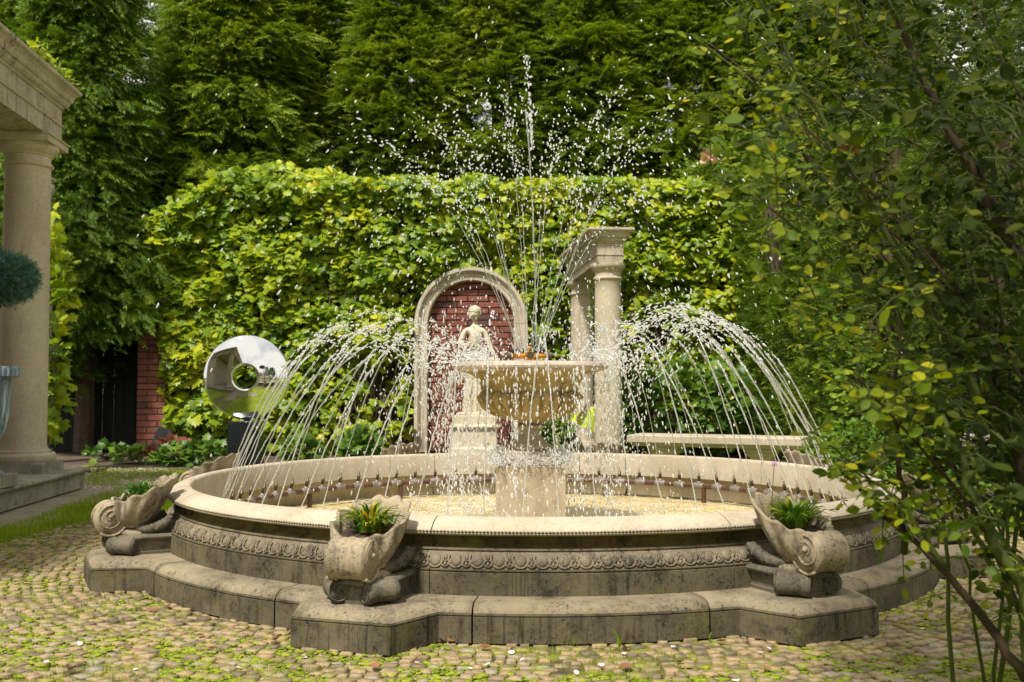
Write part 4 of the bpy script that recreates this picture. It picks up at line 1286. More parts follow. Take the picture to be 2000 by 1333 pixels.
for s_ in (-1, 1):
    V = []; Fs = []; m_ = len(sec)
    for z in (0, ASP - .003):
        for r_, y in sec: V.append((s_ * r_, y, z))
    for j in range(m_ - 1): Fs.append([j, m_ + j, m_ + j + 1, j + 1])
    Fs.append(list(range(m_))); Fs.append([m_ + j for j in range(m_)][::-1])
    o = MB().add(V, Fs).obj('jamb', M['arch'], arch); shade_smooth_angle(o, 30)

# statue and its pedestal
SD = 11.45
sp0 = P(924, 812, SD); SX, SZ = sp0.x + .02, sp0.z
ped = thing('stone_pedestal', 'square moulded stone pedestal under the statue', 'pedestal', (SX, SD, 0))
MB().stack(rect(-.25, .25, -.25, .25), [(.04, 0), (.04, .10), (.0, .12), (0, SZ - .16), (.005, SZ - .15), (.03, SZ - .13), (.035, SZ - .115), (.02, SZ - .105), (-.01, SZ - .09), (-.01, SZ - .002), (-.014, SZ)]).obj('pedestal_body', M['statue'], ped)
st = thing('statue', 'pale stone statue of a draped standing woman in front of the brick niche', 'statue', (SX, SD, SZ))
Hs = P(924, 597, SD).z - SZ         # statue height
u_ = Hs / 7.0
def skin(name, verts, edges, rad, mat, parent, sub=2, root=0):
    me = bpy.data.meshes.new(name); me.from_pydata(verts, edges, []); me.update()
    o = link(name, me, mat, parent)
    md = o.modifiers.new('skin', 'SKIN'); md.use_smooth_shade = True
    sv = me.skin_vertices[0].data
    for i, r_ in enumerate(rad): sv[i].radius = (r_, r_) if not isinstance(r_, tuple) else r_
    sv[root].use_root = True
    s2 = o.modifiers.new('subd', 'SUBSURF'); s2.levels = sub; s2.render_levels = sub
    return o
k = u_
bv = [(0, 0, 3.55 * k), (0.02 * k, -.03 * k, 4.15 * k), (.03 * k, -.03 * k, 4.8 * k), (.02 * k, 0, 5.45 * k), (.02 * k, -.02 * k, 5.78 * k), (.0, -.06 * k, 6.05 * k),     # 0 pelvis 1 waist 2 chest 3 shoulder mid 4 neck 5 head base
      (-.62 * k, 0, 5.38 * k), (-.98 * k, -.12 * k, 4.62 * k), (-.60 * k, -.48 * k, 4.42 * k), (-.18 * k, -.58 * k, 4.62 * k),                      # left-of-view arm bent over the chest
      (.62 * k, 0, 5.32 * k), (.92 * k, -.05 * k, 4.45 * k), (1.22 * k, -.28 * k, 3.85 * k), (1.34 * k, -.36 * k, 3.60 * k),                      # right arm lowered outwards
      (-.32 * k, 0, 3.2 * k), (-.36 * k, -.12 * k, 1.8 * k), (-.36 * k, .02 * k, .35 * k), (-.38 * k, -.25 * k, .10 * k),
      (.34 * k, -.05 * k, 3.2 * k), (.46 * k, -.32 * k, 1.9 * k), (.50 * k, -.05 * k, .4 * k), (.52 * k, -.32 * k, .12 * k), (-.34 * k, -.02 * k, 5.42 * k), (.36 * k, -.02 * k, 5.40 * k)]
be = [(0, 1), (1, 2), (2, 3), (3, 4), (4, 5), (3, 22), (22, 6), (6, 7), (7, 8), (8, 9), (3, 23), (23, 10), (10, 11), (11, 12), (12, 13), (0, 14), (14, 15), (15, 16), (16, 17), (0, 18), (18, 19), (19, 20), (20, 21)]
br = [.46, .36, (.46, .34), (.34, .26), .155, .17, .20, .16, .12, .09, .20, .16, .12, .08, .34, .26, .15, .12, .34, .26, .15, .12, (.27, .22), (.27, .22)]
br = [tuple(x * k for x in r_) if isinstance(r_, tuple) else r_ * k for r_ in br]
skin('body', bv, be, br, M['statue'], st)
# head: ellipsoid shaped with nose, brow, chin
def head_mesh():
    V = []; Fs = []; nu, nv = 40, 30
    for j in range(nv + 1):
        ph = pi * j / nv
        for i in range(nu):
            th = 2 * pi * i / nu
            x = .36 * sin(ph) * sin(th); y = -.42 * sin(ph) * cos(th); z = .5 * cos(ph)
            if z < 0: x *= 1 + z * .55; y *= 1 + z * .25
            f_ = max(0, cos(th)) ** 6 * (sin(ph) ** 2)
            y -= .11 * math.exp(-((z + .06) / .09) ** 2) * math.exp(-(x / .055) ** 2) * (y < 0)           # nose
            y += .055 * math.exp(-((z - .035) / .05) ** 2) * math.exp(-((abs(x) - .14) / .07) ** 2) * (y < 0)  # eye sockets
            y -= .030 * math.exp(-((z - .035) / .03) ** 2) * math.exp(-((abs(x) - .14) / .04) ** 2) * (y < 0)  # eyeballs
            y -= .035 * math.exp(-((z + .24) / .022) ** 2) * math.exp(-(x / .10) ** 2) * (y < 0)             # lips
            y += .02 * math.exp(-((z + .30) / .02) ** 2) * math.exp(-(x / .10) ** 2) * (y < 0)
            y -= .035 * math.exp(-((z + .40) / .06) ** 2) * math.exp(-(x / .09) ** 2) * (y < 0)             # chin
            V.append((x, y, z))
    for j in range(nv):
        for i in range(nu):
            i2 = (i + 1) % nu; Fs.append([j * nu + i, (j + 1) * nu + i, (j + 1) * nu + i2, j * nu + i2])
    return mesh_from('head', V, Fs, True)
hd = link('head', head_mesh(), M['statue'], st); hd.location = (-.01 * k, -.10 * k, 6.45 * k); hd.scale = (k * .98,) * 3; hd.rotation_euler = (0.06, .03, -.22)
mb = MB()
for i in range(26):
    a = pi * (i / 25) * 1.10 - pi * .05
    for (q, zz) in ((.40, .17), (.41, .02), (.37, .32)):
        c0 = Vector((q * cos(a) * .95, .44 * sin(a) * .95 + .0, zz + .04 * sin(i * 2.3)))
        v, f = ICO; mb.add((v * [.065, .075, .065] + np.array(c0)).tolist(), f.tolist())
V = []; Fs = []
for j in range(9):
    ph = pi / 2 * j / 8
    for i in range(24):
        th = 2 * pi * i / 24; r_ = 1 + .05 * sin(th * 10)
        V.append((.39 * cos(ph) * cos(th) * r_, .45 * cos(ph) * sin(th) * r_ + .02, .16 + .40 * sin(ph)))
for j in range(8):
    for i in range(24): Fs.append([j * 24 + i, j * 24 + (i + 1) % 24, (j + 1) * 24 + (i + 1) % 24, (j + 1) * 24 + i])
mb.add(V, Fs); mb.lathe([(.0, .0), (.10, .05), (.13, .14), (.09, .22), (0, .25)], 12, (0, .40, -.02))
hr_ = mb.obj('hair', M['statue'], st, True); hr_.location = hd.location; hr_.scale = hd.scale; hr_.rotation_euler = hd.rotation_euler
# hands
for (c0, dirs, sgn) in ((Vector((-.16 * k, -.60 * k, 4.64 * k)), Vector((.9, -.1, .35)), 1), (Vector((1.36 * k, -.38 * k, 3.56 * k)), Vector((.4, -.3, -.85)), 1)):
    mb = MB(); dirs.normalize(); sd = dirs.cross(Vector((0, -1, .2))).normalized()
    for q in range(4):
        o_ = sd * ((q - 1.5) * .065 * k); L = (.34, .40, .38, .28)[q] * k
        p0 = c0 + o_ - dirs * .08 * k; p1 = c0 + o_ + dirs * L * .6 + Vector((0, -.02 * k, 0)); p2 = c0 + o_ + dirs * L + Vector((0, .05 * k, -.06 * k))
        mb.tube([p0, p1, p2], [.040 * k, .033 * k, .022 * k], 6)
    mb.tube([c0 + sd * .10 * k, c0 + sd * .19 * k + dirs * .12 * k, c0 + sd * .17 * k + dirs * .24 * k], [.045 * k, .036 * k, .024 * k], 6)
    mb.obj('hand', M['statue'], st, True)
# drapery: skirt with folds, and a sash
def drape():
    V = []; Fs = []; nu, nv = 120, 26
    for j in range(nv + 1):
        t = j / nv; z = (3.95 - 3.88 * t) * k
        for i in range(nu):
            a = 2 * pi * i / nu
            fold = (.04 + .10 * t) * (sin(a * 9 + 2.2 * t + sin(a * 2)) * .6 + sin(a * 17 + t * 4) * .3)
            rx = (.37 + .13 * min(1, t * 7) + .22 * sin(t * pi * .55) + .12 * t + fold) * k; ry = (.30 + .10 * min(1, t * 7) + .12 * t + fold) * k
            cx_ = (.05 + .10 * t) * k
            V.append((cx_ + rx * sin(a), -ry * cos(a) - .05 * k, z + (.12 * sin(a + 1.0) * (1 - t)) * k))
    for j in range(nv):
        for i in range(nu):
            i2 = (i + 1) % nu; Fs.append([j * nu + i, (j + 1) * nu + i, (j + 1) * nu + i2, j * nu + i2])
    Fs.append([nv * nu + i for i in range(nu)])
    mb = MB().add(V, Fs)
    for s_ in range(5):
        b_ = bez((-.55 * k, -.25 * k, (3.6 + .1 * s_) * k), (.1 * k, (-.62 - .02 * s_) * k, (3.25 + .12 * s_) * k), (.62 * k, -.25 * k, (3.9 + .07 * s_) * k), 12)
        mb.tube(b_, .055 * k, 6)
    b_ = bez((1.32 * k, -.35 * k, 3.7 * k), (1.1 * k, -.3 * k, 3.0 * k), (.9 * k, -.1 * k, .6 * k), 12)
    for s_ in range(3): mb.tube([p + Vector((-.13 * k * s_, .05 * k * s_, 0)) for p in b_], [.10 * k] * 13, 7)
    return mb
drape().obj('drapery', M['statue'], st, True)
MB().stack(rect(-.20, .20, -.18, .18), [(0, 0), (0, .03), (-.01, .036)]).obj('base', M['statue'], st)

# ------------------------------------------------------------------ column pair (right of centre)
GA = -4.7            # the garden axis turns this many degrees to the left of the view
def col_prof(r0, r1, z0, z1):
    """Tuscan column: torus base, tapered shaft, astragal, neck, echinus (abacus is separate)"""
    H = z1 - z0
    pr = [(0, z0), (r0 * 1.32, z0), (r0 * 1.36, z0 + .012), (r0 * 1.40, z0 + .03), (r0 * 1.38, z0 + .052), (r0 * 1.30, z0 + .066), (r0 * 1.17, z0 + .068), (r0 * 1.17, z0 + .082), (r0 * 1.06, z0 + .092), (r0, z0 + .12)]
    for i in range(1, 13):
        t = i / 12; pr.append((r0 + (r1 - r0) * t ** 1.6, z0 + .12 + (H - .12 - .17) * t))
    zt = z1 - .17
    pr += [(r1 * 1.02, zt + .004), (r1 * 1.10, zt + .010), (r1 * 1.13, zt + .020), (r1 * 1.10, zt + .030), (r1 * 1.01, zt + .036), (r1, zt + .042), (r1, zt + .085),
           (r1 * 1.06, zt + .090), (r1 * 1.07, zt + .098), (r1 * 1.18, zt + .112), (r1 * 1.29, zt + .130), (r1 * 1.34, zt + .150), (r1 * 1.33, zt + .17), (0, zt + .17)]
    return pr
def rot2(x, y, deg):
    c_, s_ = cos(RD(deg)), sin(RD(deg)); return x * c_ - y * s_, x * s_ + y * c_
ENT = [(0, 0), (0, .075), (.008, .078), (.008, .090), (.0, .093), (0, .20), (.008, .203), (.010, .215), (.022, .222), (.030, .235), (.034, .252), (.055, .262), (.060, .280), (.068, .300), (.090, .322), (.100, .330), (.100, .352), (.09, .356)]
cp = thing('column_pair', 'pair of pale Tuscan columns carrying a short moulded entablature right of the niche', 'columns', (.986, 10.2, 0), rotz=RD(-GA))
H1 = P(1188, 517, 10.2).z
for (yy, ) in ((0,), (1.75,)):
    o = MB().lathe(col_prof(.140, .134, .06, H1), 40, (0, yy, 0)).obj('column', M['column'], cp); shade_smooth_angle(o, 35)
    MB().stack(rect(-.2, .2, yy - .2, yy + .2), [(0, -.02), (0, .06)]).obj('column_base', M['oldbase'], cp)
mb = MB(); mb.stack(rect(-.135, .135, -.14, 2.2), [(a_, H1 + z_ * .98 + .002) for a_, z_ in ENT])
o = mb.obj('entablature', M['entab'], cp)
hv = P(1153, 560, 11.3)
hvv = thing('hanging_vine', 'thin vine strand hanging between the two pale columns', 'plant', (P(1153, 550, 11.2)))
MB().tube([(0, 0, 0), (.01, 0, -.2), (0, 0, -.42)], .004, 5).obj('stem', M['twig'], hvv)
for i in range(9):
    d_ = np.array([[random.uniform(-1, 1), -.6, -.8]]); R = rotmats(d_, np.array([[0, -1., .3]]))
    v, f = scatter(OVAL[0], OVAL[1], np.array([[0, 0, -.03 - i * .045]]), R, np.array([.05]))
    link('leaf', mesh_from('leaf', v, f), M['vine'], hvv)
# lime cloth between the columns
c0 = P(1142, 800, 10.9)
cl = thing('lime_cloth', 'bright lime-yellow cloth slung in front of the rear column beside the bowl', 'cloth', (c0.x, c0.y, c0.z))
V = []; Fs = []; nu, nv = 16, 12
for side_ in (0, 1):
    for j in range(nv + 1):
        for i in range(nu + 1):
            u = i / nu; t = j / nv
            topz = -.06 + .10 * (u ** .7) ; botz = -.13 - .13 * u
            x = -.14 + .27 * u; z = topz + (botz - topz) * t
            V.append((x, .012 * sin(u * 12 + t * 3) + side_ * .004 + .02 * t, z))
W_ = (nu + 1) * (nv + 1)
for s_ in (0, 1):
    for j in range(nv):
        for i in range(nu):
            q = s_ * W_ + j * (nu + 1) + i; f_ = [q, q + 1, q + nu + 2, q + nu + 1]; Fs.append(f_ if s_ == 0 else f_[::-1])
MB().add(V, Fs).obj('fabric', M['cloth'], cl, True)
MB().tube(bez((-.09, -.02, -.10), (-.02, -.02, -.01), (.03, -.02, .07), 8), .013, 7).obj('handle', M['redbrown'], cl)
MB().tube([(-.13, .03, -.06), (.14, .03, .04)], .008, 6).obj('rod', M['redbrown'], cl)
MB().tube([(.13, .03, .04), (.13, .03, -c0.z)], .010, 6).obj('post', M['redbrown'], cl)

# ------------------------------------------------------------------ stone bench
bd = 7.9
bl = P(1224, 850, bd); ang = -24
bench = thing('stone_bench', 'long pale stone bench with moulded edge behind the basin on the right', 'bench', (bl.x, bd, 0), rotz=RD(ang))
bz = bl.z
BL = 1.34
MB().stack(rect(0, BL, 0, .40), [(-.035, bz - .085), (-.03, bz - .075), (-.028, bz - .068), (-.016, bz - .064), (-.014, bz - .057), (0, bz - .053), (0, bz - .006), (-.006, bz)]).obj('seat', M['cream'], bench)
for x0 in (.17, .92):
    MB().stack(rect(x0, x0 + .20, .08, .32), [(.02, 0), (.02, .05), (-.02, .08), (-.025, bz - .16), (0, bz - .14), (.0, bz - .12), (.018, bz - .115), (.018, bz - .10), (.03, bz - .095), (.03, bz - .087)]).obj('leg', M['cream'], bench)
# second old bench far right behind the canes
b2p = P(1840, 850, 8.6)
b2 = thing('stone_bench', 'old grey stone bench behind the rose canes at the right edge', 'bench', (b2p.x, b2p.y, 0), rotz=RD(4))
MB().stack(rect(0, 1.5, 0, .42), [(0, b2p.z - .10), (.0, b2p.z - .06), (.02, b2p.z - .05), (.02, b2p.z - .01), (.01, b2p.z)]).obj('seat', M['oldbase'], b2)
for x0 in (.12, 1.1): MB().stack(rect(x0, x0 + .26, .08, .34), [(0, 0), (0, b2p.z - .11)]).obj('leg', M['oldbase'], b2)
tr = thing('iron_trellis', 'dark blue iron garden frame standing behind the rose canes at the right', 'trellis', (P(1872, 900, 7.6).x, 7.6, 0))
for (x, y) in ((0, 0), (.14, 0), (.0, .14), (.14, .14)):
    MB().box(x - .010, x + .010, y - .010, y + .010, 0, .86).obj('post', M['iron'], tr)
for z in (.30, .62, .84):
    MB().box(-.012, .152, -.016, -.011, z - .008, z + .008).obj('rail', M['iron'], tr)
    MB().box(-.012, .152, .151, .156, z - .008, z + .008).obj('rail', M['iron'], tr)

# ------------------------------------------------------------------ pavilion at the left
PX, PY = -3.385, 7.20                  # near right corner of the column block
pav = thing('garden_pavilion', 'cream stone pavilion corner with Tuscan column and heavy cornice at the left edge', 'pavilion', (PX, PY, 0), rotz=RD(5.4))
# local: x to the right, y away; column centre at (-.225, .225)
MB().stack(rect(-3.2, .10, -4.2, .62), [(-.04, -.04), (-.04, .012), (0, .014), (0, .122), (.002, .126), (.020, .130), (.032, .140), (.036, .152), (.030, .164), (.016, .170), (-.02, .172)]).obj('stylobate', M['oldbase'], pav)
for yy in (0.0, -2.1, -4.1):
    MB().stack(rect(-.45, 0, yy, yy + .45), [(0, .172), (0, .240), (-.004, .244)]).obj('column_block', M['oldbase'], pav)
    o = MB().lathe(col_prof(.168, .158, .244, 2.60), 56, (-.225, yy + .225, 0)).obj('column', M['column'], pav); shade_smooth_angle(o, 35)
    MB().stack(rect(-.44, -.01, yy + .01, yy + .44), [(-.004, 2.60), (0, 2.603), (0, 2.648), (.012, 2.652), (.012, 2.66)]).obj('abacus', M['column'], pav)
E2 = [(0, 0), (0, .125), (.010, .128), (.012, .142), (0, .146), (0, .262), (.010, .266), (.016, .282), (.030, .290), (.042, .305), (.046, .325), (.060, .335), (.066, .350), (.070, .372), (.088, .396), (.108, .410), (.112, .418), (.112, .436), (.09, .44)]
MB().stack(rect(-.40, -.04, -4.6, .37), [(a_, 2.664 + z_ * .97) for a_, z_ in E2]).obj('entablature', M['entab'], pav)
MB().stack(rect(-3.2, -.42, .05, .37), [(a_, 2.667 + z_ * .96) for a_, z_ in E2]).obj('entablature', M['entab'], pav)
MB().box(-3.2, -1.9, -4.4, .3, .18, 2.66).obj('back_wall', M['arch'], pav)
MB().box(-3.2, -.41, -4.4, .04, 2.88, 2.96).obj('ceiling', M['arch'], pav)
# path slabs along the pavilion
path = bpy.data.objects.new('garden_path', None); COL.objects.link(path); path['kind'] = 'structure'; path.location = (PX, PY, 0); path.rotation_euler = (0, 0, RD(5.4))
yy = -4.4
while yy < .95:
    L = random.uniform(.50, .62); w1 = .46 + random.uniform(-.01, .01)
    MB().stack(rect(.04, .04 + w1, yy, yy + L - .012), [(0, -.04), (0, -.004), (-.006, .002)]).obj('paving_slab', M['slab'], path)
    yy += L
for x0 in (.52, 1.02):
    MB().stack(rect(x0, x0 + .47, .55, .94), [(0, -.04), (0, -.004), (-.006, .002)]).obj('paving_slab', M['slab'], path)
# urn with a blue spruce
up = P(-75, 905, 6.15)
ur = thing('glazed_urn', 'blue-grey glazed fluted urn in front of the pavilion column', 'urn', (up.x, up.y, 0))
MB().stack(rect(-.23, .235, -.23, .23), [(0, .172), (0, .245), (-.003, .248)]).obj('urn_block', M['oldbase'], ur)
def um(r_, z, a, j): return r_ * (1 + .025 * sin(a * 24)) if 0.36 < z < .78 else r_
zt = P(0, 716, 6.15).z
S = (zt - .248)
o = MB().lathe([(0, .248), (.24, .249), (.235, .265), (.20, .29), (.12, .32), (.085, .345), (.10, .362), (.135, .38), (.19, .44), (.235, .53), (.255, .64), (.262, .75), (.268, zt - .085), (.285, zt - .07), (.315, zt - .06), (.318, zt - .02), (.305, zt), (.26, zt), (.24, zt - .05), (0, zt - .06)], 96, mod=um).obj('urn_body', M['urnblue'], ur)
shade_smooth_angle(o, 40)
bt = P(-22, 540, 6.15)
sprt = thing('spruce_ball', 'clipped ball of blue-green spruce on a stem in the urn', 'shrub', (up.x, up.y, zt - .06))
MB().tube([(0, 0, 0), (.01, 0, .2), (bt.x - up.x, 0, bt.z - zt)], .02, 8).obj('trunk', M['bark'], sprt)
n = 5200
d_ = unit(rng.normal(0, 1, (n, 3))); rad_ = .262 * rng.uniform(.6, 1.04, n) * (1 + .10 * np.array([vn(x, 3.2) for x in d_]))
pos = d_ * rad_[:, None] * [1, 1, .56] + np.array([bt.x - up.x, 0, bt.z - zt + .05])
R = rotmats(unit(d_ + rng.normal(0, .5, (n, 3))), unit(rng.normal(0, 1, (n, 3))))
v, f = scatter(FROND_S[0][0] * [1.5, 1, 1], FROND_S[0][1], pos, R, rng.uniform(.035, .07, n))
tag(link('foliage', mesh_from('foliage', v, f), M['spruce'], sprt), kind='stuff')
# ivy on the cornice
iv = thing('cornice_ivy', 'small variegated ivy growing along the top edge of the pavilion cornice', 'plant', P(120, 160, 7.6))
base = Vector(iv.location)
n = 150
for i in range(n):
    t = random.random()
    p = P(62 + 84 * t + random.gauss(0, 4), 92 + 88 * t - abs(random.gauss(0, 9)) + (6 if random.random() < .1 else 0), 7.15 + .5 * t) - base
    dd = np.array([[random.uniform(-1, 1), -.5, random.uniform(-.6, .8)]])
    v, f = scatter(LOBED[0], LOBED[1], np.array([p]), rotmats(dd, np.array([[.2, -.7, .7]])), np.array([random.uniform(.03, .055)]))
    link('leaf', mesh_from('leaf', v, f), M['vine'], iv)
MB().tube([P(62 + 84 * t, 96 + 86 * t, 7.15 + .5 * t) - base for t in [i / 8 for i in range(9)]], .006, 5).obj('stem', M['twig'], iv)

# stone urn far behind the column
uf = P(84, 372, 11.0)
uo = thing('stone_finial', 'grey stone urn finial on a pier half hidden behind the pavilion column', 'finial', (uf.x, uf.y, 0))
zz = uf.z
MB().box(-.09, .09, -.09, .09, -.05, zz - .22).obj('pier', M['oldbase'], uo)
MB().lathe([(.0, zz - .22), (.10, zz - .22), (.06, zz - .17), (.05, zz - .14), (.10, zz - .09), (.13, zz), (.12, zz + .06), (.09, zz + .08), (.12, zz + .10), (.13, zz + .13), (.0, zz + .15)], 24).obj('urn', M['oldbase'], uo, True)

# ------------------------------------------------------------------ brick pier, board, steel disc
pp = P(294, 870, 12.3)
pier = thing('brick_pier', 'red brick pier at the left end of the wall under overhanging vine', 'pier', (pp.x, 12.3, 0))
pw = .175
MB().box(-pw + .01, pw - .01, .012, .50, -.06, 1.9).obj('pier_core', M['mortar'], pier)
brick_panel(pier, -pw, pw, -.01, 1.88, -.005)
# right flank bricks
bp_ = P(300, 880, 11.6)
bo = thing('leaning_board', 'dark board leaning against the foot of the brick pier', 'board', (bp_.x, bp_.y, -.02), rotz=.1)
o = MB().box(-.085, .085, -.015, .015, 0, .36).obj('board', M['board_shade'], bo); o.rotation_euler = (-.25, .34, 0)
dc = P(482, 737, 9.6)
disc = thing('steel_ring_sculpture', 'polished mirror steel disc with a round hole standing on a black block', 'sculpture', (dc.x, dc.y, 0))
Rz_, rh_ = .405, .113
# lens-like ring: profile revolved about the disc axis
V = []; Fs = []; nu, nv = 128, 40
cen = (Rz_ + rh_) / 2; hw = (Rz_ - rh_) / 2
dome = []
for q in range(16):
    r_ = rh_ + .006 + (Rz_ - rh_ - .012) * q / 15; dome.append((r_, -.018 - .115 * (1 - (r_ / Rz_) ** 2)))
ringp_ = [(rh_, dome[0][1] + .012)] + dome + [(Rz_, -.010), (Rz_, .010)] + [(r_, -y_) for r_, y_ in dome[::-1]] + [(rh_, -dome[0][1] - .012)]
nv = len(ringp_)
for r_, y_ in ringp_:
    for i in range(nu):
        a = 2 * pi * i / nu; V.append((r_ * cos(a), y_, r_ * sin(a)))
for j in range(nv):
    for i in range(nu):
        i2 = (i + 1) % nu; j2 = (j + 1) % nv; Fs.append([j * nu + i, j * nu + i2, j2 * nu + i2, j2 * nu + i])
o = MB().add(V, [f[::-1] for f in Fs]).obj('steel_ring', M['steel'], disc, True, loc=(0, 0, dc.z), rot=(0, 0, RD(7)))
zb = dc.z - Rz_ - .012
MB().stack(rect(-.145, .145, -.12, .12), [(0, 0), (0, zb - .01), (-.004, zb - .006)]).obj('black_block', M['blackgranite'], disc)
MB().box(-.05, .05, -.03, .03, zb - .01, zb + .035).obj('steel_foot', M['steel'], disc)

# ------------------------------------------------------------------ the vine on the wall
def in_arch(px, py):
    if py > 632: return 812 < px < 1030
    return math.hypot(px - 921, py - 632) < 108
def vine_density(px, py):
    nz = mnoise.noise(Vector((px * .012, py * .012, 3.3))); n2 = mnoise.noise(Vector((px * .035, py * .035, 7.7)))
    # top outline
    if px < 470: top = 312 + (470 - px) * .62 + (max(0, 330 - px) * .25)
    elif px < 1400: top = 318 + min(30, (px - 470) * .10) + 6 * sin(px * .045)
    else: top = 360 + (px - 1400) * .5
    top += nz * 14
    if py < top: return 0
    dens = 1.0
    # left edge of the curtain
    left = 262 + 25 * sin(py * .02) + nz * 50 if py > 470 else 240 + (470 - py) * .5
    if px < left: dens *= max(0, 1 - (left - px) / 60) * .6
    if 255 < px < 318 and 615 < py < 870: return 0
    if 262 < px < 322 and py >= 760: dens *= .45
    if px > 1440 or (px < 256 and py > 590): return 0
    # bare, shaded lower parts
    if py > 700 and 640 < px < 812: dens *= .30 + .5 * n2
    if py > 820 and px < 640: dens *= .6
    if py > 620 and px > 1212: dens *= (.10 + max(0, .8 * nz)) if px < 1300 else (.45 + .5 * nz)
    if 1030 <= px < 1115 and py > 640: dens *= .5
    if 700 < px < 812 and 560 < py < 640: dens *= .55
    dens *= .55 + .8 * max(-.3, n2) + .35 * (nz + .4)
    return dens
pos = []; nor = []; sz = []
tries = 0
while len(pos) < 23000 and tries < 200000:
    tries += 1
    px = random.uniform(180, 1440); py = random.uniform(300, 885)
    if in_arch(px, py): continue
    dn = vine_density(px, py)
    if random.random() > dn: continue
    lump = mnoise.noise(Vector((px * .010, py * .013, 11.0))) * .26 + mnoise.noise(Vector((px * .03, py * .035, 4.0))) * .18
    dep = 12.22 - lump + abs(random.gauss(0, .12))
    if py < 360: dep += random.uniform(-.15, .5)
    pos.append(P(px, py, dep)); sz.append(random.uniform(.055, .115) * (1.3 if px < 450 else 1) * (.92 if px > 1000 else 1))
pos = np.array(pos); sz = np.array(sz); n = len(pos)
# leaves on the top of the wall mass
nt2 = 1900
tx = rng.uniform(-3.4, 2.6, nt2); ty = rng.uniform(12.12, 12.95, nt2)
tz = 3.33 + .20 * np.array([vn((x * .8, y, 0), 1.7) for x, y in zip(tx, ty)]) - np.abs(ty - 12.4) * .25 + rng.uniform(-.1, .05, nt2)
kx = ~((tx > 1.05) & (tx < 1.75) & (rng.uniform(0, 1, nt2) < .75))
pos = np.concatenate([pos, np.stack([tx, ty, tz], 1)[kx]]); sz = np.concatenate([sz, rng.uniform(.07, .12, kx.sum())]); n = len(pos)
d_ = np.stack([rng.normal(0, .65, n), rng.normal(-.55, .3, n), rng.normal(-.55, .45, n)], 1)
nr_ = np.stack([rng.normal(0, .38, n), rng.normal(-.72, .28, n), rng.normal(.62, .32, n)], 1)
R = rotmats(unit(d_), unit(nr_))
vine = thing('climbing_vine', 'dense yellow-green climbing vine with lobed leaves covering the garden wall', 'vine', (0, 12.3, 0))
org = np.array([0, 12.3, 0])
vis_ = np.argsort(pos[:, 1] - sz * 3)[:300]
lm = mesh_from('leaf', LOBED[0], LOBED[1], False); lm.materials.append(M['vine'])
def leaf_obj(me, R, p, s, parent, name='leaf'):
    o = bpy.data.objects.new(name, me); COL.objects.link(o); o.parent = parent
    m_ = Matrix([list(R[0]) + [0], list(R[1]) + [0], list(R[2]) + [0], [0, 0, 0, 1]])
    o.matrix_local = Matrix.Translation(p) @ m_ @ Matrix.Scale(float(s), 4)
    return o
for i in vis_: leaf_obj(lm, R[i], Vector(pos[i] - org), sz[i], vine)
mask = np.ones(n, bool); mask[vis_] = False
v, f = scatter(LOBED[0], LOBED[1], pos[mask] - org, R[mask], sz[mask])
tag(link('leaf_mass', mesh_from('leaf_mass', v, f), M['vine'], vine), kind='stuff')
# woody stems
random.seed(21)
for i in range(46):
    px = random.choice([random.uniform(260, 800), random.uniform(640, 815), random.uniform(1215, 1400)]); 
    p0 = P(px, 878, 12.35); x1 = px + random.uniform(-120, 120)
    if 800 < x1 < 1040: x1 = px
    yt = random.uniform(420, 700)
    pts = []
    for k_ in range(9):
        t = k_ / 8; q = P(px + (x1 - px) * t + 14 * sin(t * 9 + i), 878 + (yt - 878) * t, 12.38 + .06 * sin(k_ + i)); pts.append(q - Vector(org))
    MB().tube(pts, [.016 * (1 - .7 * k_ / 8) * random.uniform(.6, 1.1) for k_ in range(9)], 5).obj('stem', M['twig'], vine)
for o in vine.children:
    if o.name.startswith('stem'): pass

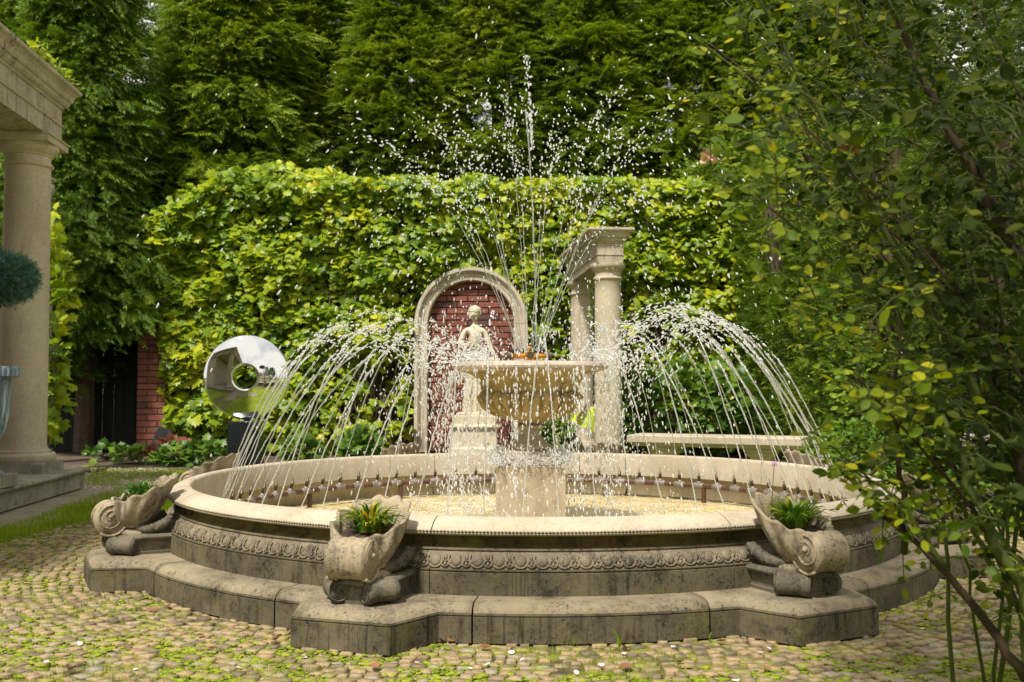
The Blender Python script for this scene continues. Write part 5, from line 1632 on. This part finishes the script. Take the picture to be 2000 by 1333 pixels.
# ------------------------------------------------------------------ conifers
def conifer(x, y, h, rad, mat, label, seed, nb=260, per=26, front=True, zmin=.6, size=.30, group='tall thuja trees behind the wall', droop=.35, zmax=99, sway=0.):
    r = np.random.default_rng(seed)
    root = thing('thuja_tree', label, 'tree', (x, y, -.03), group)
    MB().tube([(0, 0, 0), (.05, 0, h * .5), (0, 0, h * .97)], [rad * .10, rad * .07, .01], 8).obj('trunk', M['bark'], root)
    P_, D_, N_, S_ = [], [], [], []
    tb = MB()
    for b in range(nb):
        z = zmin + (min(h, zmax) - zmin) * r.uniform(0, 1)
        az = r.uniform(0, 2 * pi) if not front or r.uniform() < .22 else r.normal(-pi / 2, .85)
        prof = rad * (1 - (z / h) ** 1.8) ** .8
        lump = 1 + .30 * vn((cos(az) * 1.5 + x, sin(az) * 1.5, z * .9), 1.0, seed)
        L = prof * lump * r.uniform(.72, 1.08)
        da = np.array([cos(az), sin(az), r.uniform(.05, .45)]); da /= np.linalg.norm(da)
        o0 = np.array([0, 0, z - L * .25])
        side = np.array([-sin(az), cos(az), 0])
        if b % 5 == 0: tb.tube([o0, o0 + da * L * .5, o0 + da * L * .95 - np.array([0, 0, .1])], [.022, .014, .004], 4, False)
        t = r.uniform(.40, 1.0, per)
        lat = r.normal(0, 1, per) * L * .20 * (1.15 - t * .55)
        pp_ = o0 + da * (L * t)[:, None] + side * lat[:, None] + np.array([0, 0, 1]) * (r.normal(0, .07, per) - droop * .5 * (t - .4) ** 2 * L)[:, None]
        dd = da[None, :] + side * (lat / (L * .22))[:, None] * .55 + r.normal(0, .25, (per, 3)); dd[:, 2] -= droop * r.uniform(0, 1.6, per)
        nn_ = np.array([0, 0, 1]) + da * .55 + r.normal(0, .35, (per, 3))
        P_.append(pp_); D_.append(dd); N_.append(nn_); S_.append(r.uniform(.65, 1.2, per) * size)
    P_ = np.concatenate(P_); D_ = np.concatenate(D_); N_ = np.concatenate(N_); S_ = np.concatenate(S_)
    Rm = rotmats(unit(D_), unit(N_))
    VV = []; FF = []; off = 0; idx = r.integers(0, 4, len(P_))
    for q in range(4):
        m_ = idx == q; v, f = scatter(FRONDS[q][0], FRONDS[q][1], P_[m_], Rm[m_], S_[m_]); VV.append(v); FF.append(f + off); off += len(v)
    tag(link('crown', mesh_from('crown', np.concatenate(VV), np.concatenate(FF)), mat, root), kind='stuff')
    if tb.v: tb.obj('branches', M['bark'], root)
    return root
specs = [(-3.1, 15.2, 8.6, 1.5), (-1.65, 14.7, 8.2, 1.35), (-.25, 15.0, 8.8, 1.45), (1.15, 14.8, 8.4, 1.4), (2.55, 15.1, 8.8, 1.5), (4.0, 15.0, 8.6, 1.5), (5.6, 15.3, 8.8, 1.6)]
names = ['second from the left tree, behind the left end of the vine wall', 'thuja standing behind the stretch of vine wall left of the niche', 'thuja behind the niche, left of the tall centre jet',
         'thuja directly behind the pale column pair', 'thuja right of the column pair, partly behind spray drops', 'thuja behind the clipped hedge corner', 'dark thuja seen through the rose leaves at the top right']
names[0] = 'tall feathery thuja behind the left end of the vine wall'
for i, ((x, y, h, r_), nm) in enumerate(zip(specs, names)):
    conifer(x, y, h, r_ * 1.12, M['thuja'], nm, 30 + i, nb=330, per=26, zmin=2.4, zmax=7.2, size=.29, droop=.25)
conifer(-4.05, 14.3, 8.8, 1.9, M['thuja'], 'big dark green thuja rising behind the left end of the wall', 51, nb=400, per=28, zmin=2.6, zmax=7.2, size=.30, droop=.5)
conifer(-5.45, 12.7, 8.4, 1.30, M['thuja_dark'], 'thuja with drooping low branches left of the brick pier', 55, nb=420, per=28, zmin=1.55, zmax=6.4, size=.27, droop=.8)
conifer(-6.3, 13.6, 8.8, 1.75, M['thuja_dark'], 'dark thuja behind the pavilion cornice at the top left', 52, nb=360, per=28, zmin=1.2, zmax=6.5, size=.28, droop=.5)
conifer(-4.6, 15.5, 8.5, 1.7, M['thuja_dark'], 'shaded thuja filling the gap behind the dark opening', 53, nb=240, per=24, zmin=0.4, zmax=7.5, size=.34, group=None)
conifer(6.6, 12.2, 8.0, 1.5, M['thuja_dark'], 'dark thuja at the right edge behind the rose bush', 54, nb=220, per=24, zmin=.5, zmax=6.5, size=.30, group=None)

# back belt of dense trees so that hardly any sky shows
def belt(name, x0, x1, y, z0, z1, n, mat, label, size=.5):
    px = rng.uniform(x0, x1, n); pz = rng.uniform(z0, z1, n)
    pyv = y + rng.normal(0, .35, n) + .5 * np.array([vn((a, 0, b), .7) for a, b in zip(px, pz)])
    d = np.stack([rng.normal(0, .6, n), rng.normal(-.6, .3, n), rng.normal(-.25, .4, n)], 1); nr = np.stack([rng.normal(0, .4, n), rng.normal(-.5, .3, n), rng.normal(.8, .2, n)], 1)
    v, f = scatter(FRONDS[0][0] * [1.5, 1, 1], FRONDS[0][1], np.stack([px, pyv, pz], 1), rotmats(unit(d), unit(nr)), rng.uniform(.7, 1.2, n) * size)
    return tag(link(name, mesh_from(name, v, f), mat), label, 'trees', kind='stuff')
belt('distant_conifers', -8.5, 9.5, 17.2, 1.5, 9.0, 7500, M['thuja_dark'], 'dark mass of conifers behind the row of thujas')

# clipped hedge on the right: from the wall corner towards the camera
hg = thing('clipped_hedge', 'tall clipped thuja hedge with bare brown patches on the right', 'hedge', (2.75, 12.5, 0))
h0 = np.array([2.62, 12.65]); h1 = np.array([4.9, 6.9]); hd_ = (h1 - h0); HL = np.linalg.norm(hd_); hd_ /= HL; hn = np.array([-hd_[1] * -1, hd_[0] * -1]); hn = np.array([hd_[1], -hd_[0]])
if hn[0] > 0: hn = -hn
n = 19000
u = rng.uniform(0, 1, n) ** 1.15 * HL; z = rng.uniform(0.02, 3.45, n)
gap = np.array([mnoise.noise(Vector((a * 1.5, 0.0, b * .16 + 5))) for a, b in zip(u, z)])
barep = (np.abs(u - .35) < .14) & (z > 1.5) & (z < 2.55) | (np.abs(u - 1.15) < .10) & (z > 1.9) | (np.abs(u - 2.6) < .09) & (z > .3) & (z < 2.0)
keepm = (gap < .34) & ~(barep & (rng.uniform(0, 1, n) < .93))
u = u[keepm]; z = z[keepm]; n = len(u)
dp = .10 * np.array([vn((a, b, 0), 1.6) for a, b in zip(u, z)]) + .05 * np.array([vn((a, b, 4), 5) for a, b in zip(u, z)]) - np.abs(rng.normal(0, .10, n))
pos = np.stack([h0[0] + hd_[0] * u + hn[0] * dp, h0[1] + hd_[1] * u + hn[1] * dp, z], 1)
nt2 = 2500; u2 = rng.uniform(0, HL, nt2); w2 = rng.uniform(-.9, .05, nt2)
pos = np.concatenate([pos, np.stack([h0[0] + hd_[0] * u2 + hn[0] * w2, h0[1] + hd_[1] * u2 + hn[1] * w2, 3.42 + rng.normal(0, .06, nt2)], 1)]); n = len(pos)
out3 = np.array([hn[0], hn[1], .25])
d = out3 + np.stack([rng.normal(0, .45, n), rng.normal(0, .45, n), rng.normal(.1, .5, n)], 1)
nr = np.stack([rng.normal(0, .5, n), rng.normal(0, .5, n), rng.normal(.6, .4, n)], 1)
v, f = scatter(FROND_S[0][0] * [1.4, 1, 1], FROND_S[0][1], pos - [2.75, 12.5, 0], rotmats(unit(d), unit(nr)), rng.uniform(.08, .16, n))
tag(link('foliage', mesh_from('foliage', v, f), M['hedge'], hg), kind='stuff')
tb = MB()
for i in range(420):
    if i < 260: uu, zz_, L = random.choice([(.35, random.uniform(1.3, 2.0), .6), (1.15, random.uniform(1.8, 2.6), .6), (2.6, random.uniform(.2, 1.4), .5)]); uu += random.gauss(0, .07)
    else: uu, zz_, L = random.uniform(0, HL), random.uniform(0, 2.9), .5
    b0 = np.array([h0[0] + hd_[0] * uu - hn[0] * .12, h0[1] + hd_[1] * uu - hn[1] * .12, zz_]) - [2.75, 12.5, 0]
    b1 = b0 + [hn[0] * .08 + random.gauss(0, .04), hn[1] * .08, L]
    tb.tube([b0, (b0 + b1) / 2 + [random.gauss(0, .02), 0, 0], b1], [.010, .008, .004], 4, False)
tag(tb.obj('twigs', M['twig'], hg), kind='stuff')
V = [(h0[0] + hd_[0] * a + hn[0] * w - 2.75, h0[1] + hd_[1] * a + hn[1] * w - 12.5, z_) for a in (0, HL) for w in (-.30, -.85) for z_ in (0, 3.25)]
MB().add(V, [[0, 1, 3, 2], [4, 6, 7, 5], [0, 4, 5, 1], [2, 3, 7, 6], [1, 5, 7, 3], [0, 2, 6, 4]]).obj('inner_wood', M['bark'], hg)

# young fern-leaved shrubs on top of the corner, left vine by the pavilion, undergrowth
def bush(name, label, cat, centre, rad, n, mat, tmpl, size, flat=1.0, up=.4, seed=1, parts=0):
    r = np.random.default_rng(seed)
    root = thing(name, label, cat, (centre[0], centre[1], max(-.03, 0)))
    d = unit(r.normal(0, 1, (n, 3))); q = r.uniform(.35, 1, n) ** .6
    pos = d * q[:, None] * np.array(rad) * (1 + .35 * np.array([vn(x, 2.3, seed) for x in d]))[:, None] + np.array([0, 0, centre[2]])
    k = pos[:, 2] > .0; pos = pos[k]; d = d[k]; n = len(pos)
    dd = unit(d + r.normal(0, .5, (n, 3)) + [0, 0, -.2]); nr = unit(r.normal(0, .35, (n, 3)) + [0, -.5, .9])
    Rm = rotmats(dd, nr); s_ = r.uniform(.6, 1.2, n) * size
    if parts:
        me = mesh_from('leaf', tmpl[0], tmpl[1]); me.materials.append(mat)
        for i in range(min(parts, n)): leaf_obj(me, Rm[i], Vector(pos[i]), s_[i], root)
    v, f = scatter(tmpl[0], tmpl[1], pos[parts:], Rm[parts:], s_[parts:])
    tag(link('foliage', mesh_from('foliage', v, f), mat, root), kind='stuff')
    tb = MB()
    for i in range(7):
        a = i * .9; tb.tube([(0, 0, 0), (cos(a) * rad[0] * .3, sin(a) * rad[1] * .3, centre[2] * .6), (cos(a) * rad[0] * .6, sin(a) * rad[1] * .6, centre[2])], [.014, .010, .004], 5)
    tb.obj('stems', M['twig'], root)
    return root
c = P(1440, 330, 12.7); bush('shrub', 'light green feathery shrub topping the corner of vine wall and hedge', 'shrub', (c.x + .35, c.y + .3, c.z - .05), (.85, .5, .42), 1500, M['hedge'], FRONDS[1], .26, seed=5)
c = P(118, 640, 9.8); bush('shrub', 'loose leafy shrub growing just behind the pavilion column', 'shrub', (c.x - .12, c.y, 1.35), (.20, .30, 1.25), 520, M['vine'], LOBED, .12, seed=6, parts=60)
for i, (px, dd_, hz, n_, lab, mt, s_) in enumerate([
        (205, 11.3, .10, 60, 'dark low undergrowth plant beside the pavilion steps', 'fern', .09), (262, 11.0, .12, 60, 'leafy seedling at the foot of the brick pier', 'fern', .10),
        (345, 10.7, .14, 110, 'green ground plant right of the leaning board', 'fern', .09), (398, 10.6, .18, 150, 'bushy ground plant left of the steel disc block', 'fern', .09),
        (330, 10.9, .20, 60, 'small reddish-leaved plant in front of the vine', 'redleaf', .09), (590, 11.2, .2, 130, 'low leafy plant between disc block and niche', 'fern', .10),
        (700, 11.5, .25, 150, 'leafy undergrowth left of the niche jamb', 'fern', .10), (182, 9.3, .10, 16, 'single bright seedling in the gravel patch', 'grass', .07),
        (1085, 11.7, .4, 170, 'green plant between the niche and the rear column', 'fern', .12)]):
    c = P(px, 880, dd_); bush('ground_plant', lab, 'plant', (c.x, c.y, hz * .45), (.24, .18, hz * .6 + .03), n_, M[mt], LOBED, s_, seed=60 + i, parts=min(n_, 25))
c = P(1330, 800, 11.6); bush('shrub', 'dark green leafy shrub growing behind the stone bench', 'shrub', (c.x, c.y, .55), (.85, .35, .55), 900, M['fern'], LOBED, .11, seed=80, parts=60)
c = P(1930, 960, 6.9); bush('shrub', 'low grassy green plants at the right edge behind the canes', 'shrub', (c.x + .1, c.y, .12), (.55, .5, .20), 700, M['strapgreen'], STRAP, .16, seed=81)
c = P(1690, 900, 8.6); bush('shrub', 'low dark shrub to the right of the stone bench', 'shrub', (c.x, c.y, .22), (.5, .4, .32), 900, M['fern'], OVAL, .06, seed=82)
c = P(1830, 790, 10.0); bush('shrub', 'broad mid-green shrub behind the iron frame', 'shrub', (c.x, c.y, .9), (1.1, .5, 1.2), 3000, M['hedge'], OVAL, .08, seed=83)

# near-black screen standing in for the deep shade left of the brick pier
scn = thing('dark_shade_screen', 'near-black screen standing in for the deep shade left of the brick pier', 'shade_screen', (P(190, 870, 12.9).x, 12.9, 0))
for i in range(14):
    MB().box(-1.1 + i * .145, -1.1 + i * .145 + .137, random.uniform(-.004, .004), .02, -.05, 2.5).obj('board', M['board_shade'], scn)

# ------------------------------------------------------------------ litter on the ground
def leaf_litter():
    spots = [(290, 1190), (330, 1184), (398, 1237), (612, 1240), (868, 1250), (885, 1247), (935, 1262), (1228, 1265), (1170, 1215), (1398, 1250), (1390, 1238), (545, 1245), (400, 1262), (1622, 1212),
             (1480, 1242), (670, 1225), (560, 1215), (1095, 1246), (1320, 1290), (1862, 1165), (1500, 1300), (1750, 1290), (250, 1265), (150, 1300), (1210, 1300), (740, 1300), (455, 1160)]
    names_ = {0: 'curled brown dead leaf lying on the cobbles left of the basin plinth'}
    for i, (px, py) in enumerate(spots):
        d = CH * F / (py - 755) * 1.0
        p = P(px, py, d); p.z = .006
        sz_ = random.uniform(.022, .042)
        V = np.array(OVAL[0]) * [1.3, 1, 1]; V[:, 2] += .25 * np.abs(V[:, 0]) + .35 * (V[:, 1] - .5) ** 2
        dd = rotmats(np.array([[cos(i * 2.1), sin(i * 2.1), .1]]), np.array([[random.gauss(0, .25), random.gauss(0, .25), 1.]]))
        o = leaf_obj(DEAD, dd[0], p, sz_, None, 'fallen_leaf')
        z_ = 'left of the basin' if px < 565 else ('below the front left pedestal' if px < 860 else ('before the middle of the plinth' if px < 1420 else 'near the front right pedestal'))
        tag(o, 'dry brown fallen leaf on the cobbles ' + z_, 'leaf', 'fallen leaves ' + z_)
V = np.array(OVAL[0]) * [1.3, 1, 1]; V[:, 2] += .25 * np.abs(V[:, 0]) + .35 * (V[:, 1] - .5) ** 2
DEAD = mesh_from('fallen_leaf', V, OVAL[1]); DEAD.materials.append(M['deadleaf'])
leaf_litter()
V = np.array(OVAL[0]) * [1.6, 1, 1]; V[:, 2] += .5 * (V[:, 1] - .5) ** 2
PET = mesh_from('petal', V, OVAL[1], True); PET.materials.append(M['petal'])
for i, (px, py) in enumerate([(992, 1271), (1020, 1286), (1181, 1295), (1312, 1259), (528, 1237), (470, 1302), (600, 1280), (640, 1268), (310, 1222), (1806, 1226), (1502, 1262), (1480, 1271), (918, 1303), (820, 1290), (266, 1302), (1120, 1310), (700, 1240), (1160, 1330), (796, 1331), (150, 1255), (95, 1290), (1220, 1272), (182, 1160), (950, 1296), (1445, 1325)]):
    d = CH * F / (py - 755); p = P(px, py, d); p.z = .006
    dd = rotmats(np.array([[cos(i * 1.7), sin(i * 1.7), .05]]), np.array([[random.gauss(0, .3), random.gauss(0, .3), 1.]]))
    o = leaf_obj(PET, dd[0], p, random.uniform(.014, .022), None, 'petal')
    z_ = 'left of the basin' if px < 565 else ('below the front left pedestal' if px < 860 else ('before the middle of the plinth' if px < 1420 else 'near the front right pedestal'))
    tag(o, 'pale pink-white petal on the cobbles ' + z_, 'petal', 'fallen petals ' + z_)
# weeds
def weed(px, py, h, label, n=9):
    d = CH * F / (py - 755); p = P(px, py, d)
    root = thing('weed', label, 'plant', (p.x, p.y, 0))
    for i in range(n):
        a = random.uniform(0, 2 * pi); q = random.uniform(.3, 1) * h
        MB().tube([(0, 0, 0), (cos(a) * q * .15, sin(a) * q * .15, q * .6), (cos(a) * q * .4, sin(a) * q * .4, q)], [.0014, .0010, .0004], 4).obj('blade', M['grass'], root)
weed(1210, 1262, .075, 'thin weed seedlings growing against the middle of the plinth')
weed(1640, 1240, .07, 'upright grass weed growing against the right front pedestal', 12)
weed(1625, 1236, .06, 'pair of thin grass blades left of the taller weed at the right pedestal', 6)
weed(1385, 1245, .03, 'tiny green weed at the plinth joint left of the right pedestal', 8)
weed(236, 1160, .02, 'small clover-like weed under the left pedestal', 8)

# ------------------------------------------------------------------ rose bush in the foreground right
random.seed(5); rng2 = np.random.default_rng(5)
rose = thing('rose_bush', 'tall rose bush with green and yellowing leaves, out of focus in the right foreground', 'rose bush', (1.15, 1.9, 0))
ro_ = Vector((1.15, 1.9, 0))
bound = [(0, 1300), (120, 1340), (250, 1350), (380, 1420), (480, 1500), (560, 1490), (700, 1590), (820, 1600), (880, 1560), (980, 1640), (1060, 1720), (1150, 1800), (1250, 1880), (1333, 1950)]
def bx(py):
    for (y0, x0), (y1, x1) in zip(bound, bound[1:]):
        if y0 <= py <= y1: return x0 + (x1 - x0) * (py - y0) / (y1 - y0)
    return bound[0][1] if py < 0 else bound[-1][1]
bases = [Vector((1.02 + random.uniform(-.05, .35), 1.75 + random.uniform(-.25, .6), 0)) for _ in range(14)]
canes = []
def cane(p0, p1, p2, r0, mat, n=14):
    b_ = bez(p0, p1, p2, n)
    b_ = [q + Vector((random.gauss(0, .004), random.gauss(0, .004), random.gauss(0, .004))) for q in b_]
    MB().tube([q - ro_ for q in b_], [r0 * (1 - .75 * k_ / n) for k_ in range(n + 1)], 6).obj('cane', mat, rose, True)
    canes.append(b_); return b_
# canes the photograph shows plainly
for (pts_, r0, m_) in (([(2010, 1345, 1.75), (1880, 1120, 1.8), (1640, 930, 1.85)], .011, 'canebrown'), ([(2040, 1250, 1.65), (1920, 1010, 1.7), (1795, 700, 1.8)], .012, 'cane'),
                       ([(2080, 1100, 1.9), (1930, 820, 1.9), (1880, 500, 2.0)], .016, 'canebrown'), ([(2060, 620, 1.8), (1900, 350, 1.8), (1700, -60, 1.9)], .014, 'canebrown'),
                       ([(1990, 900, 2.0), (1700, 420, 2.0), (1460, -40, 2.0)], .010, 'cane'), ([(2050, 900, 2.2), (1850, 600, 2.1), (1560, 230, 2.1)], .009, 'cane'),
                       ([(1850, 1110, 1.8), (1780, 980, 1.8), (1610, 870, 1.8)], .006, 'cane'), ([(1770, 1080, 1.85), (1750, 900, 1.8), (1750, 560, 1.85)], .007, 'canebrown'),
                       ([(1800, 700, 1.9), (1640, 480, 1.9), (1385, 330, 1.9)], .005, 'cane'), ([(1980, 1180, 2.0), (1860, 960, 2.0), (1800, 860, 2.0)], .007, 'cane')):
    cane(P(*pts_[0]), P(*pts_[1]), P(*pts_[2]), r0, M[m_])
for i in range(34):
    py = random.uniform(-150, 900); lo = bx(py)
    px = lo + (2060 - lo) * random.random() ** 1.0 + 10
    dep = random.uniform(1.5, 2.7)
    tipp = P(px, py, dep); b0 = random.choice(bases)
    mid = (b0 + tipp) / 2 + Vector((random.uniform(0, .25), random.uniform(-.1, .1), random.uniform(.05, .35)))
    cane(b0, mid, tipp, random.uniform(.004, .008), M['cane'] if random.random() < .6 else M['canebrown'])
# leafy twigs
LV = []; LD = []; LN = []; LS = []
tw = MB()
def twig(p, d, L, leaves=5):
    d = d.normalized(); q1 = p + d * L * .5 + Vector((0, 0, .01)); q2 = p + d * L
    tw.tube([p - ro_, q1 - ro_, q2 - ro_], [.0016, .0013, .0007], 4, False)
    s_ = d.cross(Vector((0, 0, 1)));
    if s_.length < .1: s_ = Vector((1, 0, 0))
    s_.normalize()
    for k_ in range(leaves):
        if k_ == 0: pp_, dv = q2, d
        else:
            j = (k_ + 1) // 2; sg = 1 if k_ % 2 else -1; pp_ = p + d * L * (1 - j * .32); dv = d * .5 + s_ * sg
        LV.append(pp_); LD.append(dv + Vector((random.gauss(0, .2), random.gauss(0, .2), random.gauss(-.2, .25)))); LN.append((random.gauss(0, .5), random.gauss(-.5, .5), random.gauss(.8, .3))); LS.append(random.uniform(.017, .031) * (1.15 if k_ == 0 else .9))
for b_ in canes:
    for k_ in range(3, len(b_)):
        for _ in range(2 if random.random() < .6 else 1):
            q = b_[k_]
            if q.z < .55 and random.random() < .85: continue
            d = Vector((random.gauss(-.2, .8), random.gauss(-.2, .8), random.gauss(.1, .6)))
            twig(q, d, random.uniform(.04, .09))
cnt = 0
while cnt < 1150:
    py = random.uniform(-60, 1240); lo = bx(py); px = lo + (2080 - lo) * random.random()
    edge = (px - lo) / 260
    if random.random() > .25 + .75 * min(1, edge): continue
    if py > 840 and random.random() < (.55 if py < 1000 else .82): continue
    if mnoise.noise(Vector((px * .007, py * .007, 1))) < -.12 - .12 * min(1, edge): continue
    dep = random.uniform(1.5, 3.1)
    twig(P(px, py, dep), Vector((random.gauss(-.2, .8), random.gauss(-.2, .8), random.gauss(0, .6))), random.uniform(.04, .09)); cnt += 1
cnt = 0
while cnt < 900:
    py = random.uniform(-80, 1000); px = random.uniform(1560, 2100)
    if px < bx(max(0, py)) + 120 or (py > 820 and random.random() < .6): continue
    if mnoise.noise(Vector((px * .006, py * .006, 5))) < -.25: continue
    twig(P(px, py, random.uniform(2.3, 3.6)), Vector((random.gauss(-.2, .8), random.gauss(-.2, .8), random.gauss(0, .6))), random.uniform(.05, .09)); cnt += 1
tw.obj('twigs', M['cane'], rose)['kind'] = 'stuff'
LV = np.array(LV); LD = np.array(LD); LN = np.array(LN); LS = np.array(LS)
RL = rotmats(unit(LD), unit(LN))
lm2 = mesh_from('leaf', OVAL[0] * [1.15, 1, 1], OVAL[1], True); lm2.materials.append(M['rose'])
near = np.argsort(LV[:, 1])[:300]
lm3 = lm2.copy(); lm3.materials.clear(); lm3.materials.append(M['rose_unshaded'])
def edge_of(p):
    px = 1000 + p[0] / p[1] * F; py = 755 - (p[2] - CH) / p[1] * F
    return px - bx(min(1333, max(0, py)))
outer = np.array([edge_of(p) + rng2.normal(0, 110) < 220 for p in LV])  # leaves near the left outline get the copy without painted shade
for i in near: leaf_obj(lm3 if outer[i] else lm2, RL[i], Vector(LV[i]) - ro_, LS[i], rose)
for sel, mt in ((~outer, 'rose'), (outer, 'rose_unshaded')):
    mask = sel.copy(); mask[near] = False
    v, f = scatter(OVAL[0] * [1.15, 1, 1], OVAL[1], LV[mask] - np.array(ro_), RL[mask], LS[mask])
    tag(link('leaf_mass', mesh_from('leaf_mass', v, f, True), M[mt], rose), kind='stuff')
def rosehead(px, py, d, mat, s, nm):
    c0 = P(px, py, d) - ro_; mb = MB()
    for i in range(14):
        a = i * 2.4; e = random.uniform(-.6, 1.2); dv = Vector((cos(a) * cos(e), sin(a) * cos(e), sin(e)))
        V = np.array(OVAL[0]) * s * 1.2; Rm = rotmats(np.array([dv]), np.array([[random.random(), .3, random.random()]]))[0]
        mb.add((V @ Rm.T + np.array(c0)).tolist(), OVAL[1].tolist())
    mb.add((ICO[0] * s * .5 + np.array(c0)).tolist(), ICO[1].tolist())
    mb.obj(nm, mat, rose, True)
rosehead(1385, 308, 1.9, M['pink'], .017, 'rose_flower'); rosehead(1660, 290, 1.8, M['deadleaf'], .018, 'dead_rose'); rosehead(1715, 782, 1.8, M['vine'], .010, 'rose_hip')

# unseen tree crown, added beside the viewer to shade the rose bush
gt = thing('added_shade_tree', 'added unseen broad-leaved tree beside the viewer, shading the rose bush', 'tree', (2.5, .35, -.03))
MB().tube([(0, 0, 0), (-.1, .1, 1.5), (-.2, .2, 2.9), (-.4, .3, 3.7)], [.10, .08, .05, .02], 8).obj('trunk', M['bark'], gt, True)
n = 5200; d_ = unit(rng2.normal(0, 1, (n, 3))); q_ = rng2.uniform(.2, 1, n)[:, None] ** .5
pos = d_ * q_ * [.80, .60, .5] + np.array([1.75 - 2.5, .70 - .35, 3.75])
v, f = scatter(OVAL[0] * [1.3, 1, 1], OVAL[1], pos, rotmats(unit(rng2.normal(0, 1, (n, 3))), unit(rng2.normal(0, .5, (n, 3)) + [0, 0, 1])), rng2.uniform(.06, .10, n))
tag(link('crown', mesh_from('crown', v, f), M['fern'], gt), kind='stuff')

# ------------------------------------------------------------------ what the mirror disc sees behind the camera
hs = thing('house', 'long cream house with red roof standing across the lawn behind the viewer', 'house', (3.0, -24, 0))
MB().box(-9, 9, -3, 3, 0, 3.0).obj('wall', M['arch'], hs)
M['tile'] = simple('red_roof_tile', (0.34, 0.07, 0.045), 0.7, 0, 0.4, 6)
MB().add([(-9.5, -3.6, 2.9), (9.5, -3.6, 2.9), (9.5, 3.6, 2.9), (-9.5, 3.6, 2.9), (-9.5, 0, 5.6), (9.5, 0, 5.6)], [[3, 2, 5, 4], [0, 4, 5, 1], [0, 3, 4], [1, 5, 2], [0, 1, 2, 3]]).obj('roof', M['tile'], hs)
M['glass'] = simple('dark_window_glass', (0.02, 0.025, 0.03), 0.1, 0, 0.1)
for i in range(5): MB().box(-7.2 + i * 3.2, -6.0 + i * 3.2, 3.0, 3.04, 1.0, 2.3).obj('window', M['glass'], hs)
for i, (x, y, h) in enumerate(((-9, -14, 7), (11, -12, 8), (8.5, -4, 5.5))):
    conifer(x, y, h, 1.8, M['thuja_dark'], ['dark conifer behind the viewer, left of the house', 'tall conifer behind the viewer, right of the house', 'conifer at the right side of the lawn behind the viewer'][i], 90 + i, nb=90, per=14, front=False, zmin=.3, size=.9, group=None)
